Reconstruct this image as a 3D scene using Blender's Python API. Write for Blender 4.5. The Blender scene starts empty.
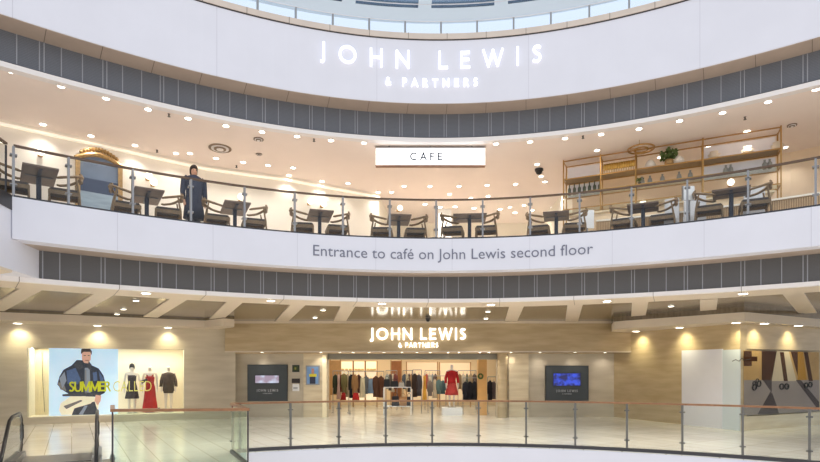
import bpy, bmesh, math, random
from mathutils import Vector, Matrix
random.seed(7)
S = bpy.context.scene
COL = S.collection
PI = math.pi

# ------------------------------------------------------------ camera
F = 550.0; CX = 410.0; HY = 370.0; EYE = 1.82
cd = bpy.data.cameras.new('camera'); cam = bpy.data.objects.new('camera', cd); COL.objects.link(cam)
cam.location = (0, 0, EYE); cam.rotation_euler = (PI/2, 0, 0)
cd.sensor_width = 36.0; cd.lens = F/820.0*36.0; cd.shift_y = (HY-231.0)/820.0
cd.clip_start = 0.1; cd.clip_end = 300
S.camera = cam
# ------------------------------------------------------------ exposure
vs = S.view_settings
S.display_settings.display_device = 'sRGB'
vs.view_transform = 'Standard'; vs.look = 'None'; vs.gamma = 1.0; vs.use_curve_mapping = False
vs.exposure = 0.0
# ------------------------------------------------------------ world: overcast light through the atrium roof, warm glow added below for the unseen mall, lifting the ceilings
w = bpy.data.worlds.new('world'); S.world = w; w.use_nodes = True
nt = w.node_tree; nt.nodes.clear()
out = nt.nodes.new('ShaderNodeOutputWorld'); bg = nt.nodes.new('ShaderNodeBackground')
tc = nt.nodes.new('ShaderNodeTexCoord'); sp = nt.nodes.new('ShaderNodeSeparateXYZ'); rp = nt.nodes.new('ShaderNodeValToRGB')
mp = nt.nodes.new('ShaderNodeMapRange'); mp.inputs[1].default_value = -1; mp.inputs[2].default_value = 1
nt.links.new(tc.outputs['Generated'], sp.inputs[0]); nt.links.new(sp.outputs['Z'], mp.inputs[0]); nt.links.new(mp.outputs[0], rp.inputs[0])
e = rp.color_ramp.elements
e[0].position = 0.0; e[0].color = (1.25, 1.08, 0.90, 1)
e[1].position = 1.0; e[1].color = (0.86, 0.93, 1.0, 1)
a = rp.color_ramp.elements.new(0.44); a.color = (1.0, 0.90, 0.78, 1)
a = rp.color_ramp.elements.new(0.56); a.color = (0.80, 0.87, 0.98, 1)
nt.links.new(rp.outputs[0], bg.inputs[0]); nt.links.new(bg.outputs[0], out.inputs[0])
bg.inputs[1].default_value = 1.12
CAFE_W = 42.0      # watt of one cafe ceiling downlight
MALL_W = 360.0
WASH_W = 85.0

# ------------------------------------------------------------ helpers
def at_h(x, y, z):
    s = (HY-y)/(z-EYE); return Vector(((x-CX)/s, F/s, z))
def at_d(x, y, Y):
    s = F/Y; return Vector(((x-CX)/s, Y, EYE+(HY-y)/s))
MATS = {}
def rgb(r, g, b):
    f = lambda c: (c/255.0)/12.92 if c/255.0 <= 0.04045 else ((c/255.0+0.055)/1.055)**2.4
    return (f(r), f(g), f(b), 1)
def mat(name, col, rough=0.6, metal=0.0, noise=0.0, nscale=4.0, stretch=(1, 1, 1), emit=0.0, bump=0.0, spec=0.5, col2=None, emit_col=None):
    if name in MATS: return MATS[name]
    m = bpy.data.materials.new(name); m.use_nodes = True; n = m.node_tree.nodes; l = m.node_tree.links
    b = n['Principled BSDF']; b.inputs['Base Color'].default_value = col
    b.inputs['Roughness'].default_value = rough; b.inputs['Metallic'].default_value = metal
    b.inputs['Specular IOR Level'].default_value = spec
    if noise or col2:
        t = n.new('ShaderNodeTexCoord'); q = n.new('ShaderNodeMapping'); q.inputs['Scale'].default_value = stretch
        k = n.new('ShaderNodeTexNoise'); k.inputs['Scale'].default_value = nscale; k.inputs['Detail'].default_value = 6
        mx = n.new('ShaderNodeMix'); mx.data_type = 'RGBA'
        c2 = col2 or tuple(c*(1-noise) for c in col[:3])+(1,)
        mr = n.new('ShaderNodeMapRange'); mr.inputs[1].default_value = 0.35; mr.inputs[2].default_value = 0.65
        l.new(t.outputs['Object'], q.inputs[0]); l.new(q.outputs[0], k.inputs['Vector']); l.new(k.outputs[0], mr.inputs[0])
        l.new(mr.outputs[0], mx.inputs[0]); mx.inputs[6].default_value = col; mx.inputs[7].default_value = c2
        l.new(mx.outputs[2], b.inputs['Base Color'])
        if bump:
            bp = n.new('ShaderNodeBump'); bp.inputs['Strength'].default_value = bump; l.new(k.outputs[0], bp.inputs['Height']); l.new(bp.outputs[0], b.inputs['Normal'])
    if emit:
        b.inputs['Emission Color'].default_value = emit_col or col; b.inputs['Emission Strength'].default_value = emit
    MATS[name] = m; return m
def glass(name, tint, gloss=1.0, rough=0.0):
    m = bpy.data.materials.new(name); m.use_nodes = True; n = m.node_tree.nodes; l = m.node_tree.links; n.clear()
    o = n.new('ShaderNodeOutputMaterial'); t = n.new('ShaderNodeBsdfTransparent'); t.inputs[0].default_value = tint
    g = n.new('ShaderNodeBsdfGlossy'); g.inputs['Roughness'].default_value = rough
    f = n.new('ShaderNodeFresnel'); f.inputs[0].default_value = 1.45
    ge = n.new('ShaderNodeNewGeometry'); sb_ = n.new('ShaderNodeMath'); sb_.operation = 'SUBTRACT'; sb_.inputs[0].default_value = 1.0; l.new(ge.outputs['Backfacing'], sb_.inputs[1]); m2_ = n.new('ShaderNodeMath'); m2_.operation = 'MULTIPLY'
    mu = n.new('ShaderNodeMath'); mu.operation = 'MULTIPLY'; mu.inputs[1].default_value = gloss
    x = n.new('ShaderNodeMixShader'); l.new(f.outputs[0], mu.inputs[0]); l.new(mu.outputs[0], m2_.inputs[0]); l.new(sb_.outputs[0], m2_.inputs[1]); l.new(m2_.outputs[0], x.inputs[0]); l.new(t.outputs[0], x.inputs[1]); l.new(g.outputs[0], x.inputs[2]); l.new(x.outputs[0], o.inputs[0])
    MATS[name] = m; return m

FASC = mat('white_fascia', rgb(219, 222, 235), 0.45, noise=0.03, nscale=1.2)
BEIGE = mat('beige_panel', rgb(208, 197, 188), 0.5, noise=0.08, nscale=3)
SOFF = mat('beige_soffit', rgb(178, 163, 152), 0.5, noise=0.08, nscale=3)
TRIMW = mat('white_trim', rgb(232, 230, 232), 0.4)
BORDER = mat('cream_ceiling', rgb(216, 203, 185), 0.5, noise=0.03, nscale=2)
JOINT = mat('joint_dark', rgb(120, 112, 104), 0.8)
JOINTL = mat('joint_pale', rgb(196, 198, 212), 0.6)
GRILL = mat('dark_grille', rgb(112, 118, 130), 0.6, noise=0.25, nscale=90, stretch=(1, 1, 3))
GRILL2 = mat('dark_grille_lower', rgb(98, 98, 100), 0.6, noise=0.25, nscale=90, stretch=(1, 1, 3))
MULL = mat('grille_mullion', rgb(150, 154, 164), 0.5)
CAFEC = mat('cafe_ceiling_paint', rgb(240, 229, 224), 0.85, noise=0.03, nscale=1)
PANEL = mat('bronze_gloss_panel', rgb(124, 110, 90), 0.12, noise=0.3, nscale=3, stretch=(1, 6, 1))
STONE = mat('travertine', rgb(204, 193, 172), 0.35, nscale=1.3, stretch=(0.5, 0.5, 3), col2=rgb(188, 176, 153))
STONED = mat('travertine_brown', rgb(196, 176, 140), 0.35, nscale=1.6, stretch=(0.6, 0.6, 4), col2=rgb(180, 159, 123))
STONEL = mat('travertine_pale', rgb(226, 212, 182), 0.3, nscale=1.5, stretch=(0.5, 0.5, 4), col2=rgb(208, 190, 156))
CREAM = mat('cream_wall', rgb(246, 240, 228), 0.7, noise=0.03, nscale=1)
WHITE = mat('white_paint', rgb(240, 240, 240), 0.5)
HOARD = mat('white_hoarding', rgb(228, 228, 234), 0.5, noise=0.02)
STEEL = mat('brushed_steel', rgb(150, 150, 152), 0.35, 0.8)
DARKM = mat('dark_metal', rgb(70, 70, 74), 0.4, 0.6)
RAILW = mat('oak_rail', rgb(152, 108, 74), 0.3, noise=0.25, nscale=12)
RAILD = mat('dark_rail', rgb(96, 76, 60), 0.35, noise=0.2, nscale=12)
POSTM = mat('dark_grey_post', rgb(104, 104, 102), 0.4, 0.4)
BLACK = mat('black_rubber', rgb(30, 30, 34), 0.35)
CHAIRW = mat('chair_wood', rgb(132, 108, 78), 0.45, noise=0.25, nscale=10)
SEATM = mat('dark_seat', rgb(78, 70, 68), 0.8, noise=0.2, nscale=30)
TABLEM = mat('table_laminate', rgb(112, 96, 88), 0.5, noise=0.15, nscale=8)
TBASE = mat('table_base', rgb(62, 68, 84), 0.4, 0.3)
GOLD = mat('gold_metal', rgb(176, 136, 78), 0.35, 0.7)
GOLDF = mat('gold_leaf', rgb(196, 160, 106), 0.4, 0.3, noise=0.35, nscale=25)
LEAF = mat('leaf_green', rgb(88, 110, 48), 0.6, noise=0.4, nscale=20)
SLATE = mat('slate_board', rgb(62, 68, 70), 0.3, noise=0.1)
LENS = mat('lamp_lens', (1, 0.92, 0.78, 1), 0.5, emit=9.0)
GLOBE = mat('lamp_globe', (1, 0.93, 0.8, 1), 0.5, emit=2.2)
SIGNW = mat('sign_white', (1, 1, 1, 1), 0.5, emit=1.6)
SIGNL = mat('sign_letter_white', (0.95, 0.96, 1, 1), 0.4, emit=0.55)
SIGNS = mat('sign_letter_bright', (1, 0.97, 0.9, 1), 0.4, emit=1.5)
GREYT = mat('grey_lettering', rgb(112, 116, 136), 0.6)
GLASSC = glass('clear_glass', (0.95, 0.975, 0.97, 1), 1.0)
GLASSG = glass('green_glass', (0.85, 0.92, 0.88, 1), 1.3)
GLASSU = glass('cafe_glass', (0.965, 0.975, 0.97, 1), 0.9)
GLASSR = glass('roof_glass', (0.42, 0.50, 0.58, 1), 1.0)

class MB:
    def __init__(s): s.bm = bmesh.new()
    def face(s, pts, mi=0):
        f = s.bm.faces.new([s.bm.verts.new(p) for p in pts]); f.material_index = mi; return f
    def hull8(s, v, mi=0):
        V = [s.bm.verts.new(p) for p in v]
        for q in ((3, 2, 1, 0), (4, 5, 6, 7), (0, 1, 5, 4), (1, 2, 6, 5), (2, 3, 7, 6), (3, 0, 4, 7)):
            s.bm.faces.new([V[i] for i in q]).material_index = mi
        return s
    def box(s, x0, x1, y0, y1, z0, z1, mi=0):
        return s.hull8([(x0, y0, z0), (x1, y0, z0), (x1, y1, z0), (x0, y1, z0), (x0, y0, z1), (x1, y0, z1), (x1, y1, z1), (x0, y1, z1)], mi)
    def prism(s, pts, z0, z1, mi=0, axis='z'):
        mk = {'z': lambda p, h: (p[0], p[1], h), 'y': lambda p, h: (p[0], h, p[1]), 'x': lambda p, h: (h, p[0], p[1])}[axis]
        a = [s.bm.verts.new(mk(p, z0)) for p in pts]; b = [s.bm.verts.new(mk(p, z1)) for p in pts]
        n = len(pts)
        s.bm.faces.new(a[::-1]).material_index = mi; s.bm.faces.new(b).material_index = mi
        for i in range(n): s.bm.faces.new((a[i], a[(i+1) % n], b[(i+1) % n], b[i])).material_index = mi
        return s
    def tube(s, pts, r, n=8, mi=0, cap=True, closed=False, flat=1.0):
        pts = [Vector(p) for p in pts]; m = len(pts); rs = r if isinstance(r, (list, tuple)) else [r]*m
        rings = []
        for i, p in enumerate(pts):
            if closed: d = pts[(i+1) % m]-pts[i-1]
            else: d = pts[min(i+1, m-1)]-pts[max(i-1, 0)]
            d.normalize(); up = Vector((0, 0, 1)) if abs(d.z) < 0.9 else Vector((0, 1, 0))
            u = d.cross(up).normalized(); v = u.cross(d)
            rings.append([s.bm.verts.new(p+(u*math.cos(2*PI*k/n)*flat+v*math.sin(2*PI*k/n))*rs[i]) for k in range(n)])
        for i in range(m if closed else m-1):
            A = rings[i]; B = rings[(i+1) % m]
            for k in range(n): s.bm.faces.new((A[k], A[(k+1) % n], B[(k+1) % n], B[k])).material_index = mi
        if cap and not closed:
            s.bm.faces.new(rings[0][::-1]).material_index = mi; s.bm.faces.new(rings[-1]).material_index = mi
        return s
    def lathe(s, prof, n=16, mi=0, c=(0, 0, 0)):   # prof: (r, z)
        rings = []
        for r, z in prof:
            rings.append([s.bm.verts.new((c[0]+r*math.cos(2*PI*k/n), c[1]+r*math.sin(2*PI*k/n), c[2]+z)) for k in range(n)])
        for A, B in zip(rings, rings[1:]):
            for k in range(n): s.bm.faces.new((A[k], A[(k+1) % n], B[(k+1) % n], B[k])).material_index = mi
        s.bm.faces.new(rings[0][::-1]).material_index = mi; s.bm.faces.new(rings[-1]).material_index = mi
        return s
    def loft(s, rings, n=20, mi=0, rip=0.0, k=6, ph=0.0):  # rings: (cx, cy, z, rx, ry)
        R = []
        for j, (cx, cy, z, rx, ry) in enumerate(rings):
            q = rip*j/max(1, len(rings)-1)
            R.append([s.bm.verts.new((cx+rx*(1+q*math.sin(k*t+ph))*math.cos(t), cy+ry*(1+q*math.sin(k*t+ph))*math.sin(t), z)) for t in [2*PI*i/n for i in range(n)]])
        for A, B in zip(R, R[1:]):
            for i in range(n): s.bm.faces.new((A[i], A[(i+1) % n], B[(i+1) % n], B[i])).material_index = mi
        s.bm.faces.new(R[0][::-1]).material_index = mi; s.bm.faces.new(R[-1]).material_index = mi
        return s
    def sweep(s, path, o0, o1, z0, z1, mi=0, nor=None):   # rectangle section swept along a plan path
        P = [Vector((p[0], p[1])) for p in path]; m = len(P); R = []
        for i, p in enumerate(P):
            if nor: n = nor[i]
            else:
                d = (P[min(i+1, m-1)]-P[max(i-1, 0)]).normalized(); n = Vector((-d.y, d.x))
                if 0 < i < m-1:
                    d1 = (P[i]-P[i-1]).normalized(); n = n/max(0.5, abs(n.dot(Vector((-d1.y, d1.x)))))
            a = p+n*o0; b = p+n*o1
            R.append([s.bm.verts.new((a.x, a.y, z0)), s.bm.verts.new((b.x, b.y, z0)), s.bm.verts.new((b.x, b.y, z1)), s.bm.verts.new((a.x, a.y, z1))])
        for A, B in zip(R, R[1:]):
            for k in range(4): s.bm.faces.new((A[k], B[k], B[(k+1) % 4], A[(k+1) % 4])).material_index = mi
        s.bm.faces.new(R[0]).material_index = mi; s.bm.faces.new(R[-1][::-1]).material_index = mi
        return s
    def build(s, name, mats, parent=None, M=None, smooth=False):
        bmesh.ops.recalc_face_normals(s.bm, faces=s.bm.faces[:])
        me = bpy.data.meshes.new(name); s.bm.to_mesh(me); s.bm.free()
        for m in (mats if isinstance(mats, (list, tuple)) else [mats]): me.materials.append(m)
        if smooth:
            for p in me.polygons: p.use_smooth = True
        o = bpy.data.objects.new(name, me); COL.objects.link(o)
        if parent: o.parent = parent
        if M is not None: o.matrix_local = M
        return o
def tag(o, label=None, cat=None, group=None, kind=None):
    for k, v in (('label', label), ('category', cat), ('group', group), ('kind', kind)):
        if v: o[k] = v
    return o
def struct(name, mb, m, M=None, smooth=False): return tag(mb.build(name, m, None, M, smooth), kind='structure')
def thing(name, label, cat, loc=(0, 0, 0), rz=0.0, group=None):
    o = bpy.data.objects.new(name, None); COL.objects.link(o); o.location = loc; o.rotation_euler = (0, 0, rz); o.empty_display_size = 0.1
    return tag(o, label, cat, group)
def copy_tree(o, parent=None):
    c = o.copy(); COL.objects.link(c)
    if parent: c.parent = parent
    for ch in list(o.children): copy_tree(ch, c)
    return c
def text_mb(body, size=1.0, extrude=0.0, offset=0.0, spacing=1.0, mats=None):
    cu = bpy.data.curves.new('t', 'FONT'); cu.body = body; cu.size = size; cu.extrude = extrude; cu.offset = offset; cu.space_character = spacing; cu.resolution_u = 3
    ob = bpy.data.objects.new('t', cu); COL.objects.link(ob)
    dg = bpy.context.evaluated_depsgraph_get(); me = bpy.data.meshes.new_from_object(ob.evaluated_get(dg))
    mb = MB(); mb.bm.from_mesh(me); bpy.data.objects.remove(ob); bpy.data.curves.remove(cu); bpy.data.meshes.remove(me)
    bmesh.ops.remove_doubles(mb.bm, verts=mb.bm.verts[:], dist=1e-5); bmesh.ops.triangulate(mb.bm, faces=mb.bm.faces[:])
    return mb   # text lies in XY plane, extruded in Z
def fit_text(mb, fn):
    for v in mb.bm.verts: v.co = fn(v.co.copy())
def bounds(mb):
    xs = [v.co.x for v in mb.bm.verts]; ys = [v.co.y for v in mb.bm.verts]; return min(xs), max(xs), min(ys), max(ys)

# ------------------------------------------------------------ the gallery edge curve
X0 = 0.68; YA = 13.16; RA = 9.67
def Ya(t): return YA-(t-X0)**2/(2*RA)
def Nr(t):
    s = -(t-X0)/RA; k = math.sqrt(1+s*s); return Vector((-s/k, 1/k))
def P(t, off=0.0):
    n = Nr(t); return Vector((t+n.x*off, Ya(t)+n.y*off))
TS = [-12+i*0.01 for i in range(2501)]; AR = [0.0]
for i in range(1, len(TS)): AR.append(AR[-1]+(P(TS[i])-P(TS[i-1])).length)
def arc(t): i = (t+12)/0.01; j = int(i); j = max(0, min(j, 2499)); return AR[j]+(AR[j+1]-AR[j])*(i-j)
def t_of(a):
    lo, hi = 0, 2500
    while hi-lo > 1:
        m = (lo+hi)//2
        if AR[m] < a: lo = m
        else: hi = m
    return TS[lo]+0.01*(a-AR[lo])/(AR[hi]-AR[lo])
def t_px(x, off=0.0):
    lo, hi = -11.0, 12.0
    for _ in range(50):
        m = (lo+hi)/2; p = P(m, off)
        if p.x/p.y*F+CX < x: lo = m
        else: hi = m
    return lo
def crv(t0, t1, n=80, off=0.0):
    ts = [t0+(t1-t0)*i/n for i in range(n+1)]
    return [P(t, off) for t in ts], [Nr(t) for t in ts]
def ring(mb, t0, t1, o0, o1, z0, z1, mi=0, n=80):
    p, nn = crv(t0, t1, n); mb.sweep(p, o0, o1, z0, z1, mi, nn); return mb

D2 = 4.95           # cafe deck
CC = 7.48           # cafe ceiling
C1 = 3.62           # mall ceiling
# ------------------------------------------------------------ floor of the first level
eL = Vector((-8.1, 11.4)); eR = Vector((-6.92, 12.17)); ed = Vector((0.56, -1)).normalized(); es = (eR-eL).normalized()
tS = -3.9
fl = [P(tS, 0.02)]+[P(tS+(11.5-tS)*i/70, 0.02) for i in range(1, 71)]
fl += [Vector((24, 11)), Vector((24, 31)), Vector((-24, 31)), Vector((-24, 6.0)), eL-es*0.35+ed*1.2, eR+es*0.35+ed*1.2, Vector((-5.55, 10.1)), Vector((-3.02, 10.33))]
fm = bpy.data.materials.new('floor_tiles'); fm.use_nodes = True
n = fm.node_tree.nodes; l = fm.node_tree.links; b = n['Principled BSDF']
t = n.new('ShaderNodeTexCoord'); q = n.new('ShaderNodeMapping'); q.inputs['Rotation'].default_value = (0, 0, -math.radians(31.6)); br = n.new('ShaderNodeTexBrick')
br.offset = 0.0; br.inputs['Scale'].default_value = 1.0; br.inputs['Brick Width'].default_value = 0.5; br.inputs['Row Height'].default_value = 1.0; br.inputs['Mortar Size'].default_value = 0.009; br.inputs['Mortar Smooth'].default_value = 0.3
br.inputs['Color1'].default_value = rgb(220, 214, 202); br.inputs['Color2'].default_value = rgb(230, 224, 212); br.inputs['Mortar'].default_value = rgb(176, 166, 148)
l.new(t.outputs['Object'], q.inputs[0]); l.new(q.outputs[0], br.inputs['Vector']); l.new(br.outputs['Color'], b.inputs['Base Color']); b.inputs['Roughness'].default_value = 0.16; b.inputs['Specular IOR Level'].default_value = 0.6
nz = n.new('ShaderNodeTexNoise'); nz.inputs['Scale'].default_value = 0.9; mr = n.new('ShaderNodeMapRange'); mr.inputs[3].default_value = 0.08; mr.inputs[4].default_value = 0.24
l.new(t.outputs['Object'], nz.inputs['Vector']); l.new(nz.outputs[0], mr.inputs[0]); l.new(mr.outputs[0], b.inputs['Roughness'])
struct('floor', MB().prism(fl, -0.3, 0.0), fm)
# first level fascia below the balustrade
m = MB(); ring(m, tS, 11.5, -0.04, 0.12, -1.1, -0.02); struct('trim_1', m, FASC)

# ------------------------------------------------------------ second level (cafe) slab edge
tW = t_px(12.0)
m = MB(); ring(m, tW, 11.5, -0.04, 0.3, 4.19, D2+0.0)
for k in range(-6, 9):
    tt = t_of(arc(t_px(452))+k*1.66*1.1)
    if tt > tW+0.1: ring(m, tt-0.004, tt+0.004, -0.043, 0, 4.19, D2, 1, 1)
struct('trim_2', m, [FASC, JOINTL])
m = MB(); ring(m, tW, 11.5, 0.3, 0.84, 4.19, 4.23); struct('trim_3', m, SOFF)
def grille(name, t0, t1, off, z0, z1, gm, first, step, ref):
    m = MB(); ring(m, t0, t1, off, off+0.1, z0, z1)
    k = -40
    while k < 40:
        a = arc(ref)+k*step*0.92; tt = None
        if 0.5 < a < AR[-1]-0.5:
            tt = t_of(a)
            if t0+0.05 < tt < t1-0.05:
                ring(m, tt-0.007, tt+0.007, off-0.012, off, z0, z1, 1, 1)
                if k % 3 == 0: ring(m, tt+0.05, tt+0.065, off-0.012, off, z0, z1, 1, 1)
        k += 1
    for i in range(1, 20):   # fine horizontal louvre lines
        z = z0+(z1-z0)*i/20; ring(m, t0, t1, off-0.004, off, z-0.004, z+0.004, 2, 60)
    struct(name, m, [gm, MULL, mat('louvre_edge_'+name, tuple(c_*0.8 for c_ in rgb(105, 108, 116)[:3])+(1,), 0.6)])
grille('trim_4', tW, 11.5, 0.84, 3.62, 4.19, GRILL2, 0, 0.38, t_px(445))
m = MB(); ring(m, tW-3.5, 11.5, 0.80, 0.94, 3.54, 3.63); struct('trim_5', m, TRIMW)
m = MB(); ring(m, tW-3.5, 11.5, 0.94, 1.98, 3.54, 3.64)
for k in range(-12, 13):
    a = arc(t_px(430))+k*1.85*0.9
    if 0.5 < a < AR[-1]-0.5:
        tt = t_of(a)
        if -10.6 < tt < 11.3: ring(m, tt-0.004, tt+0.004, 0.79, 1.98, 3.537, 3.632, 1, 1)
struct('ceiling_2', m, [BORDER, JOINT])
# cafe deck and mall ceiling
m = MB(); ring(m, -10.5, 11.5, 0.3, 10.5, D2-0.12, D2); struct('floor_2', m, mat('oak_floor', rgb(226, 212, 194), 0.4, noise=0.15, nscale=5, stretch=(1, 8, 1)))
m = MB(); ring(m, -10.5, 11.5, 1.9, 10.5, C1+0.02, C1+0.1, 0)
for (x0_, y0_, x1_, y1_) in ((-8.3, 12.1, -11.5, 15.5), (-7.1, 12.85, -10.9, 17.7), (-5.96, 14.1, -9.0, 19.0), (-4.75, 14.8, -7.1, 20.0), (-3.1, 15.2, -4.7, 20.2), (-1.75, 15.5, -2.6, 20.3), (3.08, 16, 3.71, 20.2), (4.63, 15.45, 5.83, 19.8), (6.27, 15.0, 8.2, 19.8), (7.9, 14.55, 9.4, 17.35), (9.3, 13.3, 11.7, 16.3)):
    a_ = Vector((x0_, y0_)); b_ = Vector((x1_, y1_)); d_ = (b_-a_).normalized(); a_ = a_-d_*0.6; b_ = b_+d_*1.5; n_ = Vector((-d_.y, d_.x))*0.2
    m.prism([a_-n_, b_-n_*1.15, b_+n_*1.15, a_+n_], C1-0.01, C1+0.03, 1)
struct('ceiling_1', m, [PANEL, BORDER])
# wing toward the escalators at left
wa = P(tW, 0.0); wg = P(t_px(39, 0.84), 0.84); wl = [wg+(wg-wa)*0.05, wa+(wa-wg).normalized()*4.0]; wk = 1.05*(wa-wg).length/(wl[1]-wl[0]).length
wd = (wl[1]-wl[0]).normalized(); wn = Vector((wd.y, -wd.x))
m = MB(); m.sweep(wl, 0, -0.5, 3.63, D2)
struct('trim_6', m, FASC)
m = MB(); m.sweep([wl[0]+(wl[1]-wl[0])*wk, wl[1]], 0.02, 0.0, D2-0.24, D2+0.02); struct('trim_7', m, DARKM)
struct('ceiling_3', MB().prism([wl[1], wl[0]-(wl[0]-wl[1])*0.2, (-9, 10.9), (-14, 12.0), (-20, 6)], 3.59, 3.63), BORDER)
struct('floor_3', MB().prism([wl[1]+wn*0.1, wl[0]+wn*0.1, (-9, 12.0), (-14, 14), (-20, 6)], D2-0.14, D2-0.02), MATS['oak_floor'])

# ------------------------------------------------------------ third level fascia
m = MB(); ring(m, -10.5, 11.5, -0.04, 0.3, 8.18, 9.70)
for k in range(-4, 5):
    a = arc(t_px(452))+(k+0.5)*3.6; tt = t_of(a)
    ring(m, tt-0.004, tt+0.004, -0.043, 0, 8.18, 9.70, 1, 1)
struct('trim_8', m, [FASC, JOINTL])
m = MB(); ring(m, -10.5, 11.5, -0.02, 0.52, 8.17, 8.24)
for k in range(-14, 15):
    a = arc(t_px(447))+k*0.93
    if 0.6 < a < AR[-1]-0.6:
        tt = t_of(a); ring(m, tt-0.005, tt+0.005, -0.03, 0.5, 8.165, 8.17, 1, 1)
struct('trim_9', m, [SOFF, JOINT])
grille('trim_10', -10.5, 11.5, 0.50, 7.60, 8.21, GRILL, 0, 0.38, t_px(445))
m = MB(); ring(m, -10.5, 11.5, 0.44, 0.62, 7.46, 7.56); ring(m, -10.5, 11.5, 0.48, 0.52, 8.18, 8.21); struct('trim_11', m, TRIMW)
m = MB(); ring(m, -10.5, 11.5, 0.6, 10.5, CC, CC+0.12); struct('ceiling_4', m, CAFEC)
m = MB(); ring(m, -10.5, 11.5, -0.07, 0.12, 9.70, 9.83)
for k in range(-14, 15):
    a = arc(t_px(447))+k*0.93
    if 0.6 < a < AR[-1]-0.6:
        tt = t_of(a); ring(m, tt-0.005, tt+0.005, -0.075, 0.1, 9.70, 9.835, 1, 1)
struct('trim_12', m, [BEIGE, JOINT])
m = MB(); ring(m, -10.5, 11.5, -0.05, 0.1, 9.675, 9.705); struct('trim_13', m, DARKM)
m = MB(); ring(m, -10.5, 11.5, 0.1, 4.2, 9.66, 9.76); struct('floor_4', m, WHITE)
# roof drum and skylight ring
m = MB(); ring(m, -10.5, 11.5, 3.0, 3.06, 9.8, 12.2); struct('window_1', m, glass('frosted_clerestory', (0.97, 0.98, 1, 1), 0.25, 0.1))
ROOFP = mat('pale_blue_roof', rgb(228, 238, 244), 0.5)
m = MB(); ring(m, -10.5, 11.5, 2.50, 3.2, 12.12, 12.3, 0); ring(m, -10.5, 11.5, 1.5, 2.15, 12.12, 12.3, 0)
for k in range(-8, 9):
    a = arc(t_px(425, 2.3))+k*1.72
    if 1 < a < AR[-1]-1:
        tt = t_of(a); ring(m, tt-0.15, tt+0.15, 2.1, 2.55, 12.115, 12.3, 0, 2)
struct('ceiling_5', m, ROOFP)
m = MB(); ring(m, -10.5, 11.5, 2.15, 2.5, 12.125, 12.14); ring(m, -10.5, 11.5, 2.32, 2.35, 12.11, 12.125, 1); struct('window_2', m, [GLASSR, TRIMW])

# ------------------------------------------------------------ walls
def wall(name, p, q, z0, z1, m_, th=0.2):
    return struct(name, MB().sweep([Vector(p), Vector(q)], 0, th, z0, z1), m_)
# cafe walls
CW = [(-16, 6.5), (-9.25, 12.4), (-5.66, 15.2), (-3.5, 16.15), (-1.0, 17.7), (-0.7, 21.2), (4.9, 21.2), (4.9, 16.6), (9.9, 14.3), (16, 9.0)]
mm = MB(); mm.sweep([Vector(p) for p in CW[:5]], 0, 0.2, D2, CC); struct('wall_left', mm, mat('cafe_white_wall', rgb(244, 238, 228), 0.7, noise=0.03, nscale=0.8))
mm = MB(); mm.sweep([Vector(p) for p in CW[4:8]], 0, 0.2, D2, CC); struct('wall_back', mm, CREAM)
mm = MB(); mm.sweep([Vector(p) for p in CW[7:]], 0, 0.2, D2, CC); struct('wall_right', mm, mat('cafe_beige_wall', rgb(236, 216, 190), 0.6, noise=0.08, nscale=0.9, stretch=(1, 1, 4)))
# cream cornice along the top of the left cafe wall, glow added to brighten it
mm = MB(); mm.sweep([Vector(p) for p in CW[:5]], -0.10, 0.0, CC-0.14, CC-0.10); struct('trim_14', mm, mat('glowing_cornice', (1, 0.93, 0.8, 1), 0.5, emit=0.4))

# mall walls
LA = Vector((-12.74, 18.2)); LB = Vector((-6.9, 20.75)); ld = (LB-LA).normalized()
LM = Matrix.Translation((LA.x, LA.y, 0)) @ Matrix.Rotation(math.atan2(ld.y, ld.x), 4, 'Z')
def u_on(A, d, x):
    k = (x-CX)/F   # A.x+u d.x = k (A.y+u d.y)
    return (k*A.y-A.x)/(d.x-k*d.y)
uw0 = u_on(LA, ld, 27); uw1 = u_on(LA, ld, 184); uE = (LB-LA).length
m = MB(); m.box(-8, uw0, 0, 0.25, 0, C1+0.05); m.box(uw1, uE+0.3, 0, 0.25, 0, C1+0.05); m.box(uw0, uw1, 0, 0.25, 2.56, C1+0.05); m.box(uw0, uw1, 0, 0.25, 0, 0.24)
struct('wall_front_left', m, STONE, LM)
DW = 1.5
WINC = mat('window_display_cream', rgb(250, 240, 214), 0.7)
m = MB(); m.box(uw0-0.05, uw1+0.05, DW, DW+0.1, 0.1, 2.7); m.box(uw0-0.1, uw0-0.0, 0.25, DW, 0.1, 2.7); m.box(uw1, uw1+0.1, 0.25, DW, 0.1, 2.7); m.box(uw0-0.1, uw1+0.1, 0.25, DW, 0.14, 0.24); m.box(uw0-0.1, uw1+0.1, 0.25, DW, 2.62, 2.7)
struct('wall_display', m, WINC, LM)
# central wall with shop entrance
YB = 21.3; YH = 20.5
sB = F/YB
def xb(px): return (px-CX)/sB
m = MB()
m.box(-7.1, xb(328), YB, YB+0.3, 0, 2.46); m.box(xb(497), 8.3, YB, YB+0.3, 0, 2.46)
struct('wall_front_centre', m, STONE)
zb = EYE+(HY-351.8)/(F/YH)
m = MB(); m.box(-6.9, 8.4, YH, YB+0.3, zb, C1+0.05); struct('wall_front_bulkhead', m, STONED)
m = MB(); m.box(-6.9, 8.3, YH-0.02, YH+0.12, zb-0.02, zb+0.03); m.box(-6.9, 8.4, YH-0.05, YH, C1-0.06, C1+0.02); struct('trim_15', m, BORDER)
m = MB(); m.box(xb(328), xb(497), YB-0.05, YB+0.25, 2.23, 2.46); struct('trim_16', m, mat('grey_lintel', rgb(128, 124, 112), 0.5))
m = MB(); m.box(xb(304), xb(327.5), YB-0.12, YB, 0, 2.45); m.box(xb(508), xb(528), YB-0.12, YB, 0, 2.45); struct('wall_front_pilaster', m, STONEL)
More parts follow.
